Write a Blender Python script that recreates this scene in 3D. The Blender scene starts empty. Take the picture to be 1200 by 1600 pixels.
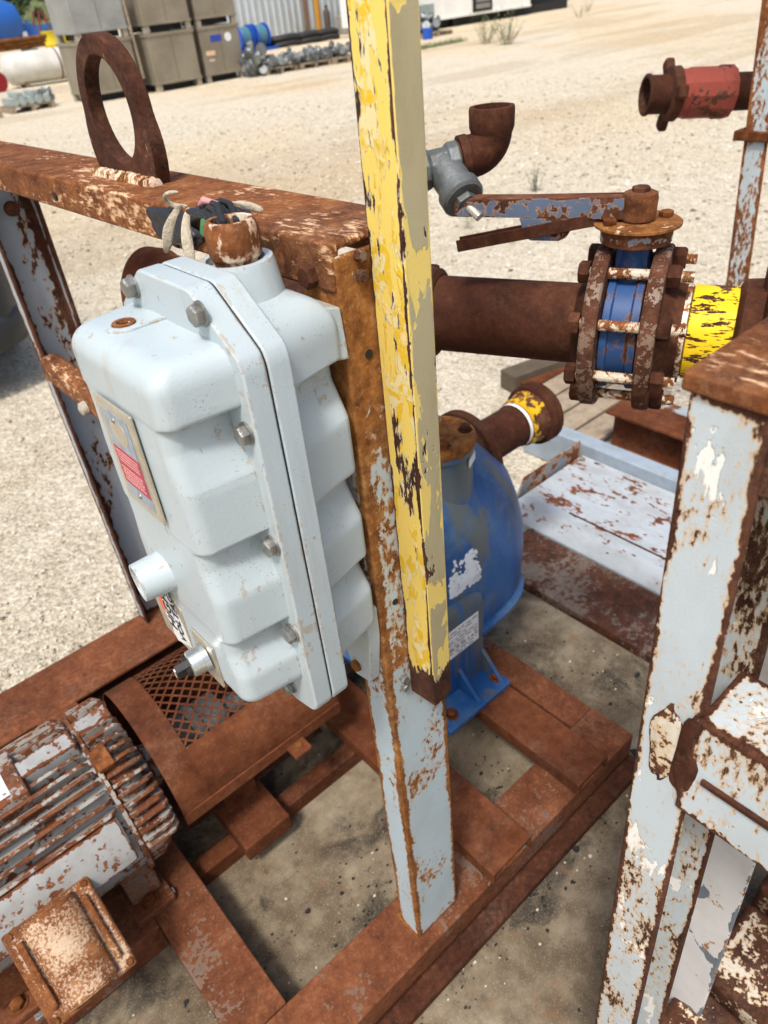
import bpy, bmesh, math, random
import numpy as np
from mathutils import Vector, Matrix
random.seed(7); rng = np.random.default_rng(7)
R_ = math.radians
scene = bpy.context.scene
C = scene.collection

# ---------------------------------------------------------------- camera
CAM_H = 1.62
F_PX, ROLL, PITCH, YAW = 1130.0, R_(6.1), R_(36.2), R_(51.9)
F0 = Vector((math.cos(YAW), math.sin(YAW), 0)); UPW = Vector((0, 0, 1)); R0 = F0.cross(UPW)
FW = F0*math.cos(PITCH) - UPW*math.sin(PITCH); U0 = F0*math.sin(PITCH) + UPW*math.cos(PITCH)
RT = R0*math.cos(ROLL) - U0*math.sin(ROLL); UP = R0*math.sin(ROLL) + U0*math.cos(ROLL)
cam_d = bpy.data.cameras.new('camera'); cam = bpy.data.objects.new('camera', cam_d); C.objects.link(cam)
cam_d.sensor_fit = 'VERTICAL'; cam_d.sensor_height = 36.0; cam_d.sensor_width = 27.0
cam_d.lens = F_PX*36.0/1600.0; cam_d.clip_start = 0.02; cam_d.clip_end = 2000
cam.matrix_world = Matrix(((RT.x, UP.x, -FW.x, 0), (RT.y, UP.y, -FW.y, 0), (RT.z, UP.z, -FW.z, CAM_H), (0, 0, 0, 1)))
cam_d.dof.use_dof = True; cam_d.dof.focus_distance = 0.80; cam_d.dof.aperture_fstop = 7.5
scene.camera = cam
scene.cycles.max_bounces = 6; scene.cycles.diffuse_bounces = 3; scene.cycles.glossy_bounces = 2
scene.render.resolution_x = 768; scene.render.resolution_y = 1024

# ---------------------------------------------------------------- sky, sun, exposure
SUN_EL, SUN_AZ = 60.0, 211.0     # azimuth in world degrees from +X, counter-clockwise: where the sun stands
sd = Vector((math.cos(R_(SUN_EL))*math.cos(R_(SUN_AZ)), math.cos(R_(SUN_EL))*math.sin(R_(SUN_AZ)), math.sin(R_(SUN_EL))))
world = bpy.data.worlds.new('World'); scene.world = world; world.use_nodes = True
wn = world.node_tree; wn.nodes.clear()
wo = wn.nodes.new('ShaderNodeOutputWorld'); wb = wn.nodes.new('ShaderNodeBackground'); ws = wn.nodes.new('ShaderNodeTexSky')
ws.sky_type = 'NISHITA'; ws.sun_disc = False; ws.sun_elevation = R_(SUN_EL)
ws.sun_rotation = math.atan2(sd.x, sd.y); ws.air_density = 1.0; ws.dust_density = 5.0; ws.ozone_density = 1.0
wb.inputs['Strength'].default_value = 0.15
wn.links.new(ws.outputs[0], wb.inputs[0]); wn.links.new(wb.outputs[0], wo.inputs[0])
sun_d = bpy.data.lights.new('sun', 'SUN'); sun = bpy.data.objects.new('sun', sun_d); C.objects.link(sun)
sun_d.energy = 2.5; sun_d.angle = R_(9.0); sun_d.color = (1.0, 0.965, 0.91)
sun.rotation_euler = sd.to_track_quat('Z', 'Y').to_euler()
scene.view_settings.view_transform = 'Standard'; scene.view_settings.look = 'None'
scene.view_settings.exposure = 0.34; scene.view_settings.gamma = 1.0; scene.view_settings.use_curve_mapping = False

# ---------------------------------------------------------------- node helpers
class NT:
    def __init__(s, name):
        s.m = bpy.data.materials.new(name); s.m.use_nodes = True; s.t = s.m.node_tree; s.t.nodes.clear()
        s.out = s.n('ShaderNodeOutputMaterial'); s.b = s.n('ShaderNodeBsdfPrincipled'); s.l(s.b.outputs[0], s.out.inputs[0])
        s._co = None
    def n(s, ty): return s.t.nodes.new(ty)
    def l(s, a, b): s.t.links.new(a, b)
    def put(s, sock, v):
        if v is None: return
        if hasattr(v, 'is_output'): s.l(v, sock)
        elif isinstance(v, (tuple, list)) and len(v) == 3 and sock.type == 'RGBA': sock.default_value = (*v, 1)
        else: sock.default_value = v
    def co(s, stretch=None):
        if s._co is None:
            tc = s.n('ShaderNodeTexCoord'); oi = s.n('ShaderNodeObjectInfo')
            mu = s.n('ShaderNodeMath'); mu.operation = 'MULTIPLY'; mu.inputs[1].default_value = 23.0; s.l(oi.outputs['Random'], mu.inputs[0])
            ad = s.n('ShaderNodeVectorMath'); ad.operation = 'ADD'; s.l(tc.outputs['Object'], ad.inputs[0]); s.l(mu.outputs[0], ad.inputs[1])
            s._co = ad.outputs[0]
        if stretch:
            v = s.n('ShaderNodeVectorMath'); v.operation = 'MULTIPLY'; s.l(s._co, v.inputs[0]); v.inputs[1].default_value = stretch
            return v.outputs[0]
        return s._co
    def noise(s, scale, detail=5, rough=.6, dist=0., vec=None):
        n = s.n('ShaderNodeTexNoise'); n.inputs['Scale'].default_value = scale; n.inputs['Detail'].default_value = detail
        n.inputs['Roughness'].default_value = rough; n.inputs['Distortion'].default_value = dist
        s.l(vec or s.co(), n.inputs['Vector']); return n.outputs[0]
    def vor(s, scale, vec=None, feature='F1', out='Distance'):
        n = s.n('ShaderNodeTexVoronoi'); n.inputs['Scale'].default_value = scale; n.feature = feature
        s.l(vec or s.co(), n.inputs['Vector']); return n.outputs[out]
    def math(s, op, a, b=None, clamp=False):
        n = s.n('ShaderNodeMath'); n.operation = op; n.use_clamp = clamp; s.put(n.inputs[0], a); s.put(n.inputs[1], b); return n.outputs[0]
    def step(s, v, a, b):
        n = s.n('ShaderNodeMapRange'); n.interpolation_type = 'SMOOTHSTEP'; s.put(n.inputs[0], v)
        n.inputs[1].default_value = a; n.inputs[2].default_value = b; return n.outputs[0]
    def mix(s, f, a, b, mode='MIX'):
        n = s.n('ShaderNodeMix'); n.data_type = 'RGBA'; n.blend_type = mode
        s.put(n.inputs[0], f); s.put(n.inputs[6], a); s.put(n.inputs[7], b); return n.outputs[2]
    def ramp(s, f, stops):
        n = s.n('ShaderNodeValToRGB'); r = n.color_ramp
        while len(r.elements) < len(stops): r.elements.new(.5)
        for e, (p, c) in zip(r.elements, stops): e.position = p; e.color = (*c, 1)
        s.put(n.inputs[0], f); return n.outputs[0]
    def edge(s, width):
        """1 on a sharp edge, 0 at 'width' from it; distances are stored per face corner by MB.mesh"""
        a = s.n('ShaderNodeAttribute'); a.attribute_name = 'edg'; sc = s.n('ShaderNodeSeparateColor'); s.l(a.outputs['Color'], sc.inputs[0])
        r, g, b, al = sc.outputs[0], sc.outputs[1], sc.outputs[2], a.outputs['Alpha']
        d = s.math('MINIMUM', s.math('MINIMUM', r, s.math('SUBTRACT', g, r)), s.math('MINIMUM', b, s.math('SUBTRACT', al, b)))
        return s.step(d, width, 0.)
    def bump(s, h, strength=.3, dist=.002):
        n = s.n('ShaderNodeBump'); n.inputs['Strength'].default_value = strength; n.inputs['Distance'].default_value = dist
        s.put(n.inputs['Height'], h); s.l(n.outputs[0], s.b.inputs['Normal'])
    def fin(s, col, rough=.6, metal=0., spec=None):
        s.put(s.b.inputs['Base Color'], col); s.put(s.b.inputs['Roughness'], rough); s.put(s.b.inputs['Metallic'], metal)
        if spec is not None: s.b.inputs['Specular IOR Level'].default_value = spec
        return s.m

RUST = {'mid': [(.32, (.028, .011, .006)), (.43, (.120, .039, .013)), (.54, (.22, .079, .025)), (.68, (.41, .19, .07))],
        'dark': [(.32, (.018, .008, .006)), (.43, (.052, .0195, .011)), (.55, (.096, .036, .019)), (.7, (.2, .093, .05))],
        'red': [(.32, (.040, .014, .008)), (.43, (.115, .037, .015)), (.55, (.182, .063, .026)), (.7, (.31, .145, .07))],
        'orange': [(.32, (.045, .016, .006)), (.42, (.145, .052, .014)), (.53, (.28, .112, .028)), (.68, (.48, .26, .09))]}

def rusty(name, paint=None, amt=.5, sc=10, fine=60, kf=.35, stretch=None, halo=.05, halo_c=(.42, .2, .06), edge=0., edge_r=.008,
          prim=None, prim_amt=.3, prim_sc=30, pal='mid', rough=.42, soft=.012, grime=.25, bump=.5, paint2=None, psc=6, specks=0., metal=0., zb=None, prim_edge=0., prim_soft=.006, rcon=.8):
    t = NT(name); v = t.co(stretch)
    fn = t.noise(fine, 4, .7); rc = t.math('ADD', t.math('MULTIPLY', t.noise(28, 3, .65), .55), t.math('MULTIPLY', fn, .45))
    rc = t.math('ADD', t.math('MULTIPLY', t.math('SUBTRACT', rc, .5), rcon), .5)
    rust = t.ramp(rc, RUST[pal])
    dirt = t.step(t.noise(5.5, 3, .6), .5, .68)
    rust = t.mix(t.math('MULTIPLY', dirt, .28), rust, t.mix(t.step(fn, .45, .6), (.05, .038, .03), (.16, .12, .085)))
    rust = t.mix(t.math('MULTIPLY', t.step(t.noise(3.2, 3, .55, 0, v), .42, .62), .6), rust, t.mix(1., rust, (.55, .50, .47), 'MULTIPLY'))
    grit = t.noise(420, 2, .7)
    rust = t.mix(t.math('MULTIPLY', t.step(t.noise(150, 2, .7), .55, .75), .26), rust, {'mid': (.40, .24, .13), 'dark': (.16, .085, .055), 'red': (.33, .18, .11), 'orange': (.55, .36, .17)}[pal])
    if paint is None:
        big = t.noise(sc, 3, .5)
        rust = t.mix(t.step(big, .35, .7), rust, t.mix(1., rust, (.62, .55, .52), 'MULTIPLY'))
        t.bump(t.math('ADD', t.math('MULTIPLY', fn, .7), t.math('MULTIPLY', grit, .5)), bump, .0022)
        return t.fin(rust, t.math('ADD', t.math('MULTIPLY', fn, .25), .66), metal, .12)
    n1 = t.noise(sc, 5, .62, .4, v); n2 = t.noise(fine, 4, .65, 0, v)
    h = t.math('ADD', t.math('MULTIPLY', n1, 1-kf), t.math('MULTIPLY', n2, kf))
    eg = t.edge(edge_r) if (edge > 0 or prim_edge > 0) else None
    if zb:
        sx = t.n('ShaderNodeSeparateXYZ'); tc2 = t.n('ShaderNodeTexCoord'); t.l(tc2.outputs['Object'], sx.inputs[0])
        h = t.math('ADD', h, t.math('MULTIPLY', t.math('SUBTRACT', t.step(sx.outputs[2], zb[0], zb[1]), .5), zb[2]))
    h0 = h
    if edge > 0: h = t.math('ADD', h, t.math('MULTIPLY', eg, edge))
    thr = .5 + (.5-amt)*.36
    if specks > 0:
        sp = t.step(t.vor(fine*.55), .17, .05)
        h = t.math('ADD', h, t.math('MULTIPLY', t.math('MULTIPLY', sp, t.step(t.noise(sc*1.7, 3, .6), .5, .64)), specks))
    mask = t.step(h, thr-soft, thr+soft); hal = t.step(h, thr-halo, thr)
    pc = paint
    if paint2: pc = t.mix(t.step(t.noise(psc, 5, .6, .6), .46, .56), paint, paint2)
    pc = t.mix(t.math('MULTIPLY', t.step(t.noise(3.5*sc**.5, 3, .7, 0, v), .35, .75), grime), pc, t.mix(1., pc, (.52, .47, .4), 'MULTIPLY'))
    extra = 0.
    if prim:
        pn = t.noise(prim_sc, 4, .6, .5, v); pn_ = pn
        if prim_edge > 0: pn = t.math('ADD', pn, t.math('MULTIPLY', eg, prim_edge))
        pth = .5+(.5-prim_amt)*.34; pm = t.step(pn, pth-prim_soft, pth+prim_soft)
        pc = t.mix(pm, pc, prim); extra = t.math('MULTIPLY', t.step(pn_, pth-.006, pth+.006), .4)
    pc = t.mix(t.math('MULTIPLY', hal, .75), pc, t.mix(t.noise(90, 2, .6), halo_c, (halo_c[0]*1.25, halo_c[1]*1.5, halo_c[2]*2.0)))
    col = t.mix(mask, pc, rust)
    m0 = t.step(h0, thr-soft, thr+soft)
    hh = t.math('ADD', t.math('SUBTRACT', 1., m0), t.math('MULTIPLY', grit, t.math('ADD', t.math('MULTIPLY', m0, .8), .22)))
    if prim: hh = t.math('SUBTRACT', hh, extra)
    t.bump(hh, bump, .0016)
    return t.fin(col, t.math('ADD', t.math('MULTIPLY', mask, .9-rough), rough), metal, .22)

def plain(name, col, rough=.6, metal=0., var=.25, sc=12, bump=.15, bsc=120, spec=.4):
    t = NT(name); n = t.noise(sc, 6, .65)
    c = t.mix(t.math('MULTIPLY', t.step(n, .35, .7), var), col, t.mix(1., col, (.5, .47, .42), 'MULTIPLY'))
    t.bump(t.noise(bsc, 4, .6), bump, .002); return t.fin(c, rough, metal, spec)

# ---------------------------------------------------------------- mesh helpers
WORLD_LOC = {}
def edge_dist(me):
    """corner attribute (u, w, v, h): metres to the sharp edges of each quad, for worn-edge rust"""
    bm = bmesh.new(); bm.from_mesh(me); data = []
    big = 10.
    for f in bm.faces:
        L = f.loops
        if len(L) != 4: data += [(big, 2*big, big, 2*big)]*len(L); continue
        sh = []
        for l in L:
            e = l.edge
            sh.append(not (len(e.link_faces) == 2 and e.calc_face_angle(0) < .6))
        w = (L[0].edge.calc_length()+L[2].edge.calc_length())/2; h = (L[1].edge.calc_length()+L[3].edge.calc_length())/2
        # u runs along edge 0 (v0->v1): u=0 on edge 3, u=w on edge 1; v runs along edge 1: v=0 on edge 0, v=h on edge 2
        au = 0 if sh[3] else big; bu = 0 if sh[1] else big; av = 0 if sh[0] else big; bv = 0 if sh[2] else big
        for (u, v) in ((0, 0), (w, 0), (w, h), (0, h)): data.append((u+au, w+au+bu, v+av, h+av+bv))
    bm.free()
    at = me.attributes.new('edg', 'FLOAT_COLOR', 'CORNER'); at.data.foreach_set('color', np.array(data, dtype=np.float32).ravel())
class MB:
    def __init__(s): s.v = []; s.f = []; s.att = None
    def add(s, vs, fs):
        o = len(s.v); s.v += [tuple(p) for p in vs]; s.f += [tuple(i+o for i in f) for f in fs]; return s
    def box(s, x0, x1, y0, y1, z0, z1):
        vs = [(x0, y0, z0), (x1, y0, z0), (x1, y1, z0), (x0, y1, z0), (x0, y0, z1), (x1, y0, z1), (x1, y1, z1), (x0, y1, z1)]
        return s.add(vs, [(0, 3, 2, 1), (4, 5, 6, 7), (0, 1, 5, 4), (1, 2, 6, 5), (2, 3, 7, 6), (3, 0, 4, 7)])
    def obox(s, c, u, v, w, a, b, d):       # centre, three unit axes, half sizes
        c = Vector(c); u = Vector(u)*a; v = Vector(v)*b; w = Vector(w)*d
        vs = [c-u-v-w, c+u-v-w, c+u+v-w, c-u+v-w, c-u-v+w, c+u-v+w, c+u+v+w, c-u+v+w]
        return s.add(vs, [(0, 3, 2, 1), (4, 5, 6, 7), (0, 1, 5, 4), (1, 2, 6, 5), (2, 3, 7, 6), (3, 0, 4, 7)])
    def bar(s, p, q, w, h, up=(0, 0, 1)):   # box along p-q, w wide, h high
        p = Vector(p); q = Vector(q); u = (q-p).normalized(); v = Vector(up).cross(u).normalized(); ww = u.cross(v)
        return s.obox((p+q)/2, u, v, ww, (q-p).length/2, w/2, h/2)
    def prism(s, poly, o, u, v, w, d):      # polygon in (u,v) at o, pushed along w by d
        o = Vector(o); u = Vector(u); v = Vector(v); w = Vector(w); n = len(poly)
        a = [o+u*p[0]+v*p[1] for p in poly]; b = [p+w*d for p in a]
        sgn = 1 if u.cross(v).dot(w)*d > 0 else -1
        area = sum(poly[i][0]*poly[(i+1) % n][1]-poly[(i+1) % n][0]*poly[i][1] for i in range(n))
        fs = [tuple(range(n))[::-1], tuple(range(n, 2*n))] + [(i, (i+1) % n, n+(i+1) % n, n+i) for i in range(n)]
        if sgn*area < 0: fs = [f[::-1] for f in fs]
        return s.add(a+b, fs)
    def lathe(s, p, ax, prof, n=28, squash=None, a0=0.):   # prof = [(along, radius)]
        p = Vector(p); ax = Vector(ax).normalized(); u = ax.orthogonal().normalized()
        if abs(ax.z) < .9: u = (UPW - ax*ax.z).normalized()
        w = ax.cross(u); vs = []; fs = []
        for (t, r) in prof:
            for k in range(n):
                a = 2*math.pi*k/n+a0; vs.append(p+ax*t+u*(r*math.cos(a))+w*(r*math.sin(a)))
        for i in range(len(prof)-1):
            for k in range(n):
                fs.append((i*n+k, i*n+(k+1) % n, (i+1)*n+(k+1) % n, (i+1)*n+k))
        fs = [f[::-1] for f in fs] if False else fs
        fs.append(tuple(range(n))[::-1]); m = (len(prof)-1)*n; fs.append(tuple(range(m, m+n)))
        return s.add(vs, fs)
    def cyl(s, p, q, r, n=24, r2=None):
        p = Vector(p); q = Vector(q); return s.lathe(p, q-p, [(0, r), ((q-p).length, r if r2 is None else r2)], n)
    def pipe(s, p, ax, prof_out, r_in, depth, n=28):       # hollow at the far end
        L = prof_out[-1][0]; return s.lathe(p, ax, prof_out+[(L, r_in), (L-depth, r_in)], n)
    def tube(s, pts, r, n=10, taper=None):
        pts = [Vector(p) for p in pts]; rings = []; up = None
        for i, p in enumerate(pts):
            d = (pts[min(i+1, len(pts)-1)]-pts[max(i-1, 0)]).normalized()
            if up is None: up = d.orthogonal().normalized()
            up = (up-d*up.dot(d)).normalized(); w = d.cross(up); rr = r if taper is None else r*taper[i]
            rings.append([p+up*(rr*math.cos(2*math.pi*k/n))+w*(rr*math.sin(2*math.pi*k/n)) for k in range(n)])
        vs = [q for g in rings for q in g]; fs = []
        for i in range(len(rings)-1):
            for k in range(n): fs.append((i*n+k, i*n+(k+1) % n, (i+1)*n+(k+1) % n, (i+1)*n+k))
        fs.append(tuple(range(n))[::-1]); m = (len(rings)-1)*n; fs.append(tuple(range(m, m+n)))
        return s.add(vs, fs)
    def mesh(s, name, sharp=38):
        me = bpy.data.meshes.new(name); me.from_pydata(s.v, [], s.f); me.update()
        bm = bmesh.new(); bm.from_mesh(me); bmesh.ops.recalc_face_normals(bm, faces=bm.faces); bm.to_mesh(me); bm.free()
        me.shade_smooth(); me.set_sharp_from_angle(angle=R_(sharp)); edge_dist(me); return me
    def build(s, name, m, parent=None, bevel=0., seg=2, label=None, sharp=38, origin=None, **kw):
        if origin is not None: s.v = [tuple(Vector(p)-Vector(origin)) for p in s.v]
        o = bpy.data.objects.new(name, s.mesh(name, sharp)); C.objects.link(o); o.data.materials.append(m)
        loc = Vector(origin) if origin is not None else Vector((0, 0, 0))
        attach(o, parent, loc)
        if bevel > 0:
            b = o.modifiers.new('bevel', 'BEVEL'); b.width = bevel; b.segments = seg; b.limit_method = 'ANGLE'; b.angle_limit = R_(35); b.harden_normals = True
        if label: o['label'] = label
        for k, x in kw.items(): o[k] = x
        return o
def attach(o, parent, loc):
    WORLD_LOC[o.name] = Vector(loc)
    o.location = Vector(loc) - (WORLD_LOC[parent.name] if parent else Vector((0, 0, 0)))
    if parent: o.parent = parent
def thing(name, label, cat, loc=(0, 0, 0), group=None):
    o = bpy.data.objects.new(name, None); C.objects.link(o); o.empty_display_size = .05; attach(o, None, Vector(loc))
    o['label'] = label; o['category'] = cat
    if group: o['group'] = group
    return o
def tag(o, label, cat, group=None):
    o['label'] = label; o['category'] = cat
    if group: o['group'] = group
    return o
def struct(o): o['kind'] = 'structure'; return o
def dup(o, loc, parent=None, label=None, rz=None):
    c = o.copy(); C.objects.link(c); attach(c, parent, Vector(loc))
    if rz is not None: c.rotation_euler = (0, 0, rz)
    for ch in list(o.children):
        k = ch.copy(); C.objects.link(k); k.parent = c; k.location = ch.location; WORLD_LOC[k.name] = Vector(loc)+ch.location
        for g in list(ch.children):
            q = g.copy(); C.objects.link(q); q.parent = k; q.location = g.location
    if label: c['label'] = label
    return c
X, Y, Z = Vector((1, 0, 0)), Vector((0, 1, 0)), Vector((0, 0, 1))
HEX = {}
def hexbolt(p, ax, r, h, m, parent, name='bolt', washer=0., stud=0.):
    """hex head on a shared mesh, seated at p and pointing along ax"""
    key = (round(r, 4), round(h, 4), m.name, round(washer, 4), round(stud, 4))
    if key not in HEX:
        b = MB()
        if washer: b.lathe((0, 0, 0), Z, [(0, washer), (.002, washer)], 20)
        z0 = .002 if washer else 0
        b.lathe((0, 0, 0), Z, [(z0, r*.96), (z0+h*.1, r), (z0+h*.82, r), (z0+h, r*.84)], 6)
        if stud: b.lathe((0, 0, 0), Z, [(z0+h*.9, r*.55), (z0+h+stud, r*.55), (z0+h+stud+.001, r*.48)], 12)
        HEX[key] = b.mesh('bolt', 30); HEX[key].materials.append(m)
    o = bpy.data.objects.new(name, HEX[key]); C.objects.link(o); attach(o, parent, Vector(p))
    q = Vector(ax).normalized().to_track_quat('Z', 'Y').to_matrix() @ Matrix.Rotation(random.random()*1.05, 3, 'Z')
    o.rotation_euler = q.to_euler(); return o
def text_part(body, size, p, right, up, m, parent, name='lettering', ext=.0003, align='CENTER'):
    cu = bpy.data.curves.new('lettering_curve', 'FONT'); cu.body = body; cu.size = size; cu.extrude = ext; cu.align_x = align; cu.align_y = 'CENTER'
    cu.resolution_u = 2
    tmp = bpy.data.objects.new('lettering_tmp', cu); C.objects.link(tmp); bpy.context.view_layer.update()
    me = bpy.data.meshes.new_from_object(tmp.evaluated_get(bpy.context.evaluated_depsgraph_get())); bpy.data.objects.remove(tmp)
    right = Vector(right).normalized(); up = Vector(up).normalized(); nn = right.cross(up)
    M = Matrix(((right.x, up.x, nn.x, p[0]), (right.y, up.y, nn.y, p[1]), (right.z, up.z, nn.z, p[2]), (0, 0, 0, 1)))
    me.transform(M); me.materials.clear(); me.materials.append(m)
    o = bpy.data.objects.new(name, me); C.objects.link(o); attach(o, parent, Vector((0, 0, 0))); return o
# ---------------------------------------------------------------- materials
PAINT = (.37, .45, .50)          # pale blue-grey machine enamel
m_rail = rusty('rust_rail', (.70, .48, .28), .69, 10, 120, kf=.55, stretch=(1, .35, 1), halo=.08, halo_c=(.30, .12, .045), pal='mid', grime=.1, bump=.5, soft=.03)
m_post = rusty('rust_post', (.40, .485, .52), .45, 9, 95, kf=.42, stretch=(1.3, 1.3, .75), halo=.05, halo_c=(.40, .20, .07), edge=.24, edge_r=.014, pal='orange', specks=.1, bump=.45, zb=(.4, 1.45, .13), soft=.02)
m_post2 = rusty('rust_post_far', (.42, .50, .535), .47, 12, 95, kf=.42, stretch=(1.3, 1.3, .6), halo=.05, halo_c=(.36, .18, .07), edge=.15, edge_r=.012, pal='mid', bump=.45, soft=.02)
m_post_shade = rusty('rust_post_shaded', (.36, .40, .43), .30, 9, 80, stretch=(1.2, 1.2, .6), halo=.03, edge=.24, edge_r=.022, pal='dark', bump=.4)  # greyer, darker post paint: shade inside the channel put into its colour
m_beam = rusty('rust_beam', (.10, .105, .105), .70, 5, 90, kf=.35, halo=.08, halo_c=(.2, .09, .04), pal='red', grime=.5, bump=.5, rcon=.75)
m_rust = rusty('rust_plain', None, sc=6, pal='mid')
m_rust_red = rusty('rust_red', None, sc=5, pal='red', bump=.3, rcon=.6)
m_eye = rusty('eye_rust', (.42, .30, .18), .80, 13, 130, kf=.5, halo=.05, halo_c=(.2, .09, .045), pal='dark', bump=.5, soft=.03, stretch=(1, 1, .5))
m_rust_dark = rusty('rust_dark', None, sc=7, fine=90, pal='dark', bump=.5)
m_pipe = rusty('rust_pipe', None, sc=5, fine=120, pal='dark', bump=.35, rcon=.6)
m_orange = rusty('rust_orange', None, sc=7, pal='orange')
m_yellow = rusty('yellow_flaking', (.80, .52, .03), .60, 22, 95, kf=.4, stretch=(1.6, 1.6, .34), halo=.012, halo_c=(.8, .76, .62), edge=.15, edge_r=.007, pal='dark',
                 prim=(.84, .63, .15), prim_amt=.55, prim_sc=38, paint2=(.82, .70, .36), psc=46, grime=.15, bump=.8, rough=.5, zb=(.915, .85, .22))
m_cream = rusty('cream_over_yellow', (.47, .415, .25), .53, 18, 80, stretch=(1.2, 1.2, .45), halo=.015, halo_c=(.8, .7, .4), edge=.05, edge_r=.005, pal='dark',
                prim=(.86, .66, .19), prim_amt=.36, prim_sc=22, prim_edge=.17, grime=.3, bump=.7, rough=.5, zb=(.91, .845, .24))
def enamel(name, col, wear=.12, tex=330):
    t = NT(name); n = t.noise(9, 6, .65); fine = t.noise(tex, 2, .6)
    streak = t.noise(26, 6, .7, .5, t.co((1, 1, .35)))
    c = t.mix(t.math('MULTIPLY', t.step(n, .4, .7), .3), col, t.mix(1., col, (.82, .83, .82), 'MULTIPLY'))
    ch = t.math('ADD', t.math('MULTIPLY', streak, .6), t.math('MULTIPLY', t.noise(120, 4, .6), .4))
    thr = .632-wear*.3; m0 = t.step(ch, thr, thr+.012)
    ch = t.math('ADD', ch, t.math('MULTIPLY', t.edge(.006), .085))
    mk = t.step(ch, thr, thr+.012)
    bare = t.mix(t.noise(60, 4, .6), (.30, .25, .18), (.42, .40, .36))
    c = t.mix(t.math('MULTIPLY', mk, .85), c, bare)
    c = t.mix(t.math('MULTIPLY', t.step(t.noise(14, 5, .7, .2, t.co((2.2, 2.2, .22))), .54, .70), .30), c, (.33, .30, .25))
    pit = t.math('MULTIPLY', t.step(t.vor(300), .26, .08), t.step(t.noise(30, 3, .5), .53, .62))
    c = t.mix(t.math('MULTIPLY', pit, .8), c, (.16, .15, .13))
    t.bump(t.math('SUBTRACT', t.math('ADD', t.math('MULTIPLY', fine, .6), t.math('MULTIPLY', t.noise(22, 1, .5), .3)), m0), .42, .0010)
    return t.fin(c, t.math('ADD', .34, t.math('MULTIPLY', mk, .4)), 0., .45)
m_enam = enamel('enclosure_enamel', (.415, .485, .51))
m_chip = plain('bare_cast', (.42, .38, .31), .8, 0, .5, 60, .5, 300)
def bluepaint():
    t = NT('pump_blue'); n = t.noise(5, 4, .6, .5, t.co((1, 1, .35)))
    c = t.mix(t.step(n, .40, .66), (.009, .062, .215), (.024, .105, .285))
    c = t.mix(t.math('MULTIPLY', t.step(t.noise(7, 4, .7), .46, .66), .6), c, (.09, .16, .23))
    ru = t.noise(10, 5, .65, .3, t.co((1.5, 1.5, .16)))
    c = t.mix(t.math('MULTIPLY', t.step(ru, .50, .62), .75), c, (.095, .098, .062))
    mk = t.step(t.math('ADD', t.noise(40, 5, .65), t.math('MULTIPLY', t.edge(.008), .12)), .70, .72)
    c = t.mix(mk, c, (.14, .065, .03))
    t.bump(t.noise(130, 2, .55), .35, .0015)
    return t.fin(c, .4, 0, .4)
m_blue = bluepaint()
m_vblue = rusty('valve_blue', (.025, .07, .20), .30, 16, 60, halo=.05, halo_c=(.14, .08, .05), edge=.06, edge_r=.003, pal='dark', grime=.4)
m_lever = rusty('lever_blue', (.105, .14, .21), .50, 22, 90, halo=.03, edge=.06, edge_r=.003, pal='dark')
m_lever_top = rusty('lever_top', (.16, .2, .3), .93, 12, 60, halo=.02, pal='red')
m_flange = rusty('flange_rust', (.16, .125, .09), .58, 20, 130, kf=.5, halo=.08, halo_c=(.2, .10, .055), pal='dark', bump=.8)
m_stud = rusty('stud_thread', (.66, .60, .50), .48, 50, 160, halo=.05, pal='mid', bump=.3)
m_yband = rusty('yellow_band', (.78, .52, .012), .40, 60, 150, kf=.4, stretch=(.35, .35, 1.9), halo=.01, halo_c=(.45, .3, .02), pal='dark', rough=.5)
m_yrust = rusty('yellow_rust', (.72, .42, .01), .52, 14, 60, halo=.05, halo_c=(.35, .17, .02), pal='dark')
m_redpaint = rusty('red_fitting', (.24, .05, .032), .35, 16, 70, halo=.03, halo_c=(.16, .05, .03), pal='dark', rough=.6)
m_galv = plain('galvanised', (.15, .165, .165), .55, .45, .9, 26, .7, 110)
m_motor = rusty('motor_grey', (.30, .295, .27), .46, 18, 90, kf=.4, halo=.03, halo_c=(.26, .15, .09), edge=.07, edge_r=.008, pal='red', grime=.5)
m_motor_c = rusty('motor_clean', (.34, .35, .345), .36, 22, 80, kf=.4, halo=.02, halo_c=(.27, .16, .1), edge=.12, edge_r=.010, pal='red', grime=.45)
m_jbox = rusty('junction_box_rust', (.50, .38, .26), .50, 10, 220, kf=.55, halo=.12, halo_c=(.30, .155, .075), edge=.10, edge_r=.012, pal='mid', bump=.5, rough=.6, soft=.035)
m_white_r = rusty('white_flaking', (.46, .525, .555), .315, 9, 130, kf=.40, halo=.08, halo_c=(.50, .27, .085), edge=.19, edge_r=.009, pal='dark', prim=(.74, .74, .70), prim_amt=.13, prim_sc=20, bump=1., specks=.2, stretch=(1.4, 1.4, .6), soft=.022)
m_white_p = rusty('white_peeling', (.58, .575, .56), .17, 14, 80, halo=.03, halo_c=(.5, .3, .12), edge=.06, edge_r=.008, pal='mid', prim=(.13, .155, .18), prim_amt=.14, prim_sc=15, prim_edge=.16, bump=.9, rough=.5)
m_white_b = rusty('white_base', (.40, .44, .47), .36, 18, 60, kf=.4, stretch=(1, .5, 1), halo=.02, halo_c=(.36, .24, .17), pal='red', grime=.45)
m_low = rusty('rust_white_low', (.58, .54, .45), .52, 16, 110, kf=.45, halo=.07, halo_c=(.5, .28, .1), edge=.14, edge_r=.02, pal='dark', bump=.7)
m_strip = rusty('rust_strip', (.20, .165, .125), .55, 5, 60, kf=.4, halo=.12, halo_c=(.14, .085, .055), pal='dark', grime=.6, soft=.04)
m_steel = plain('steel_bolt', (.34, .34, .32), .42, .75, .7, 90, .5, 260)
m_plate = plain('nameplate_metal', (.55, .51, .41), .38, .6, .4, 60, .1)
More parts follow.
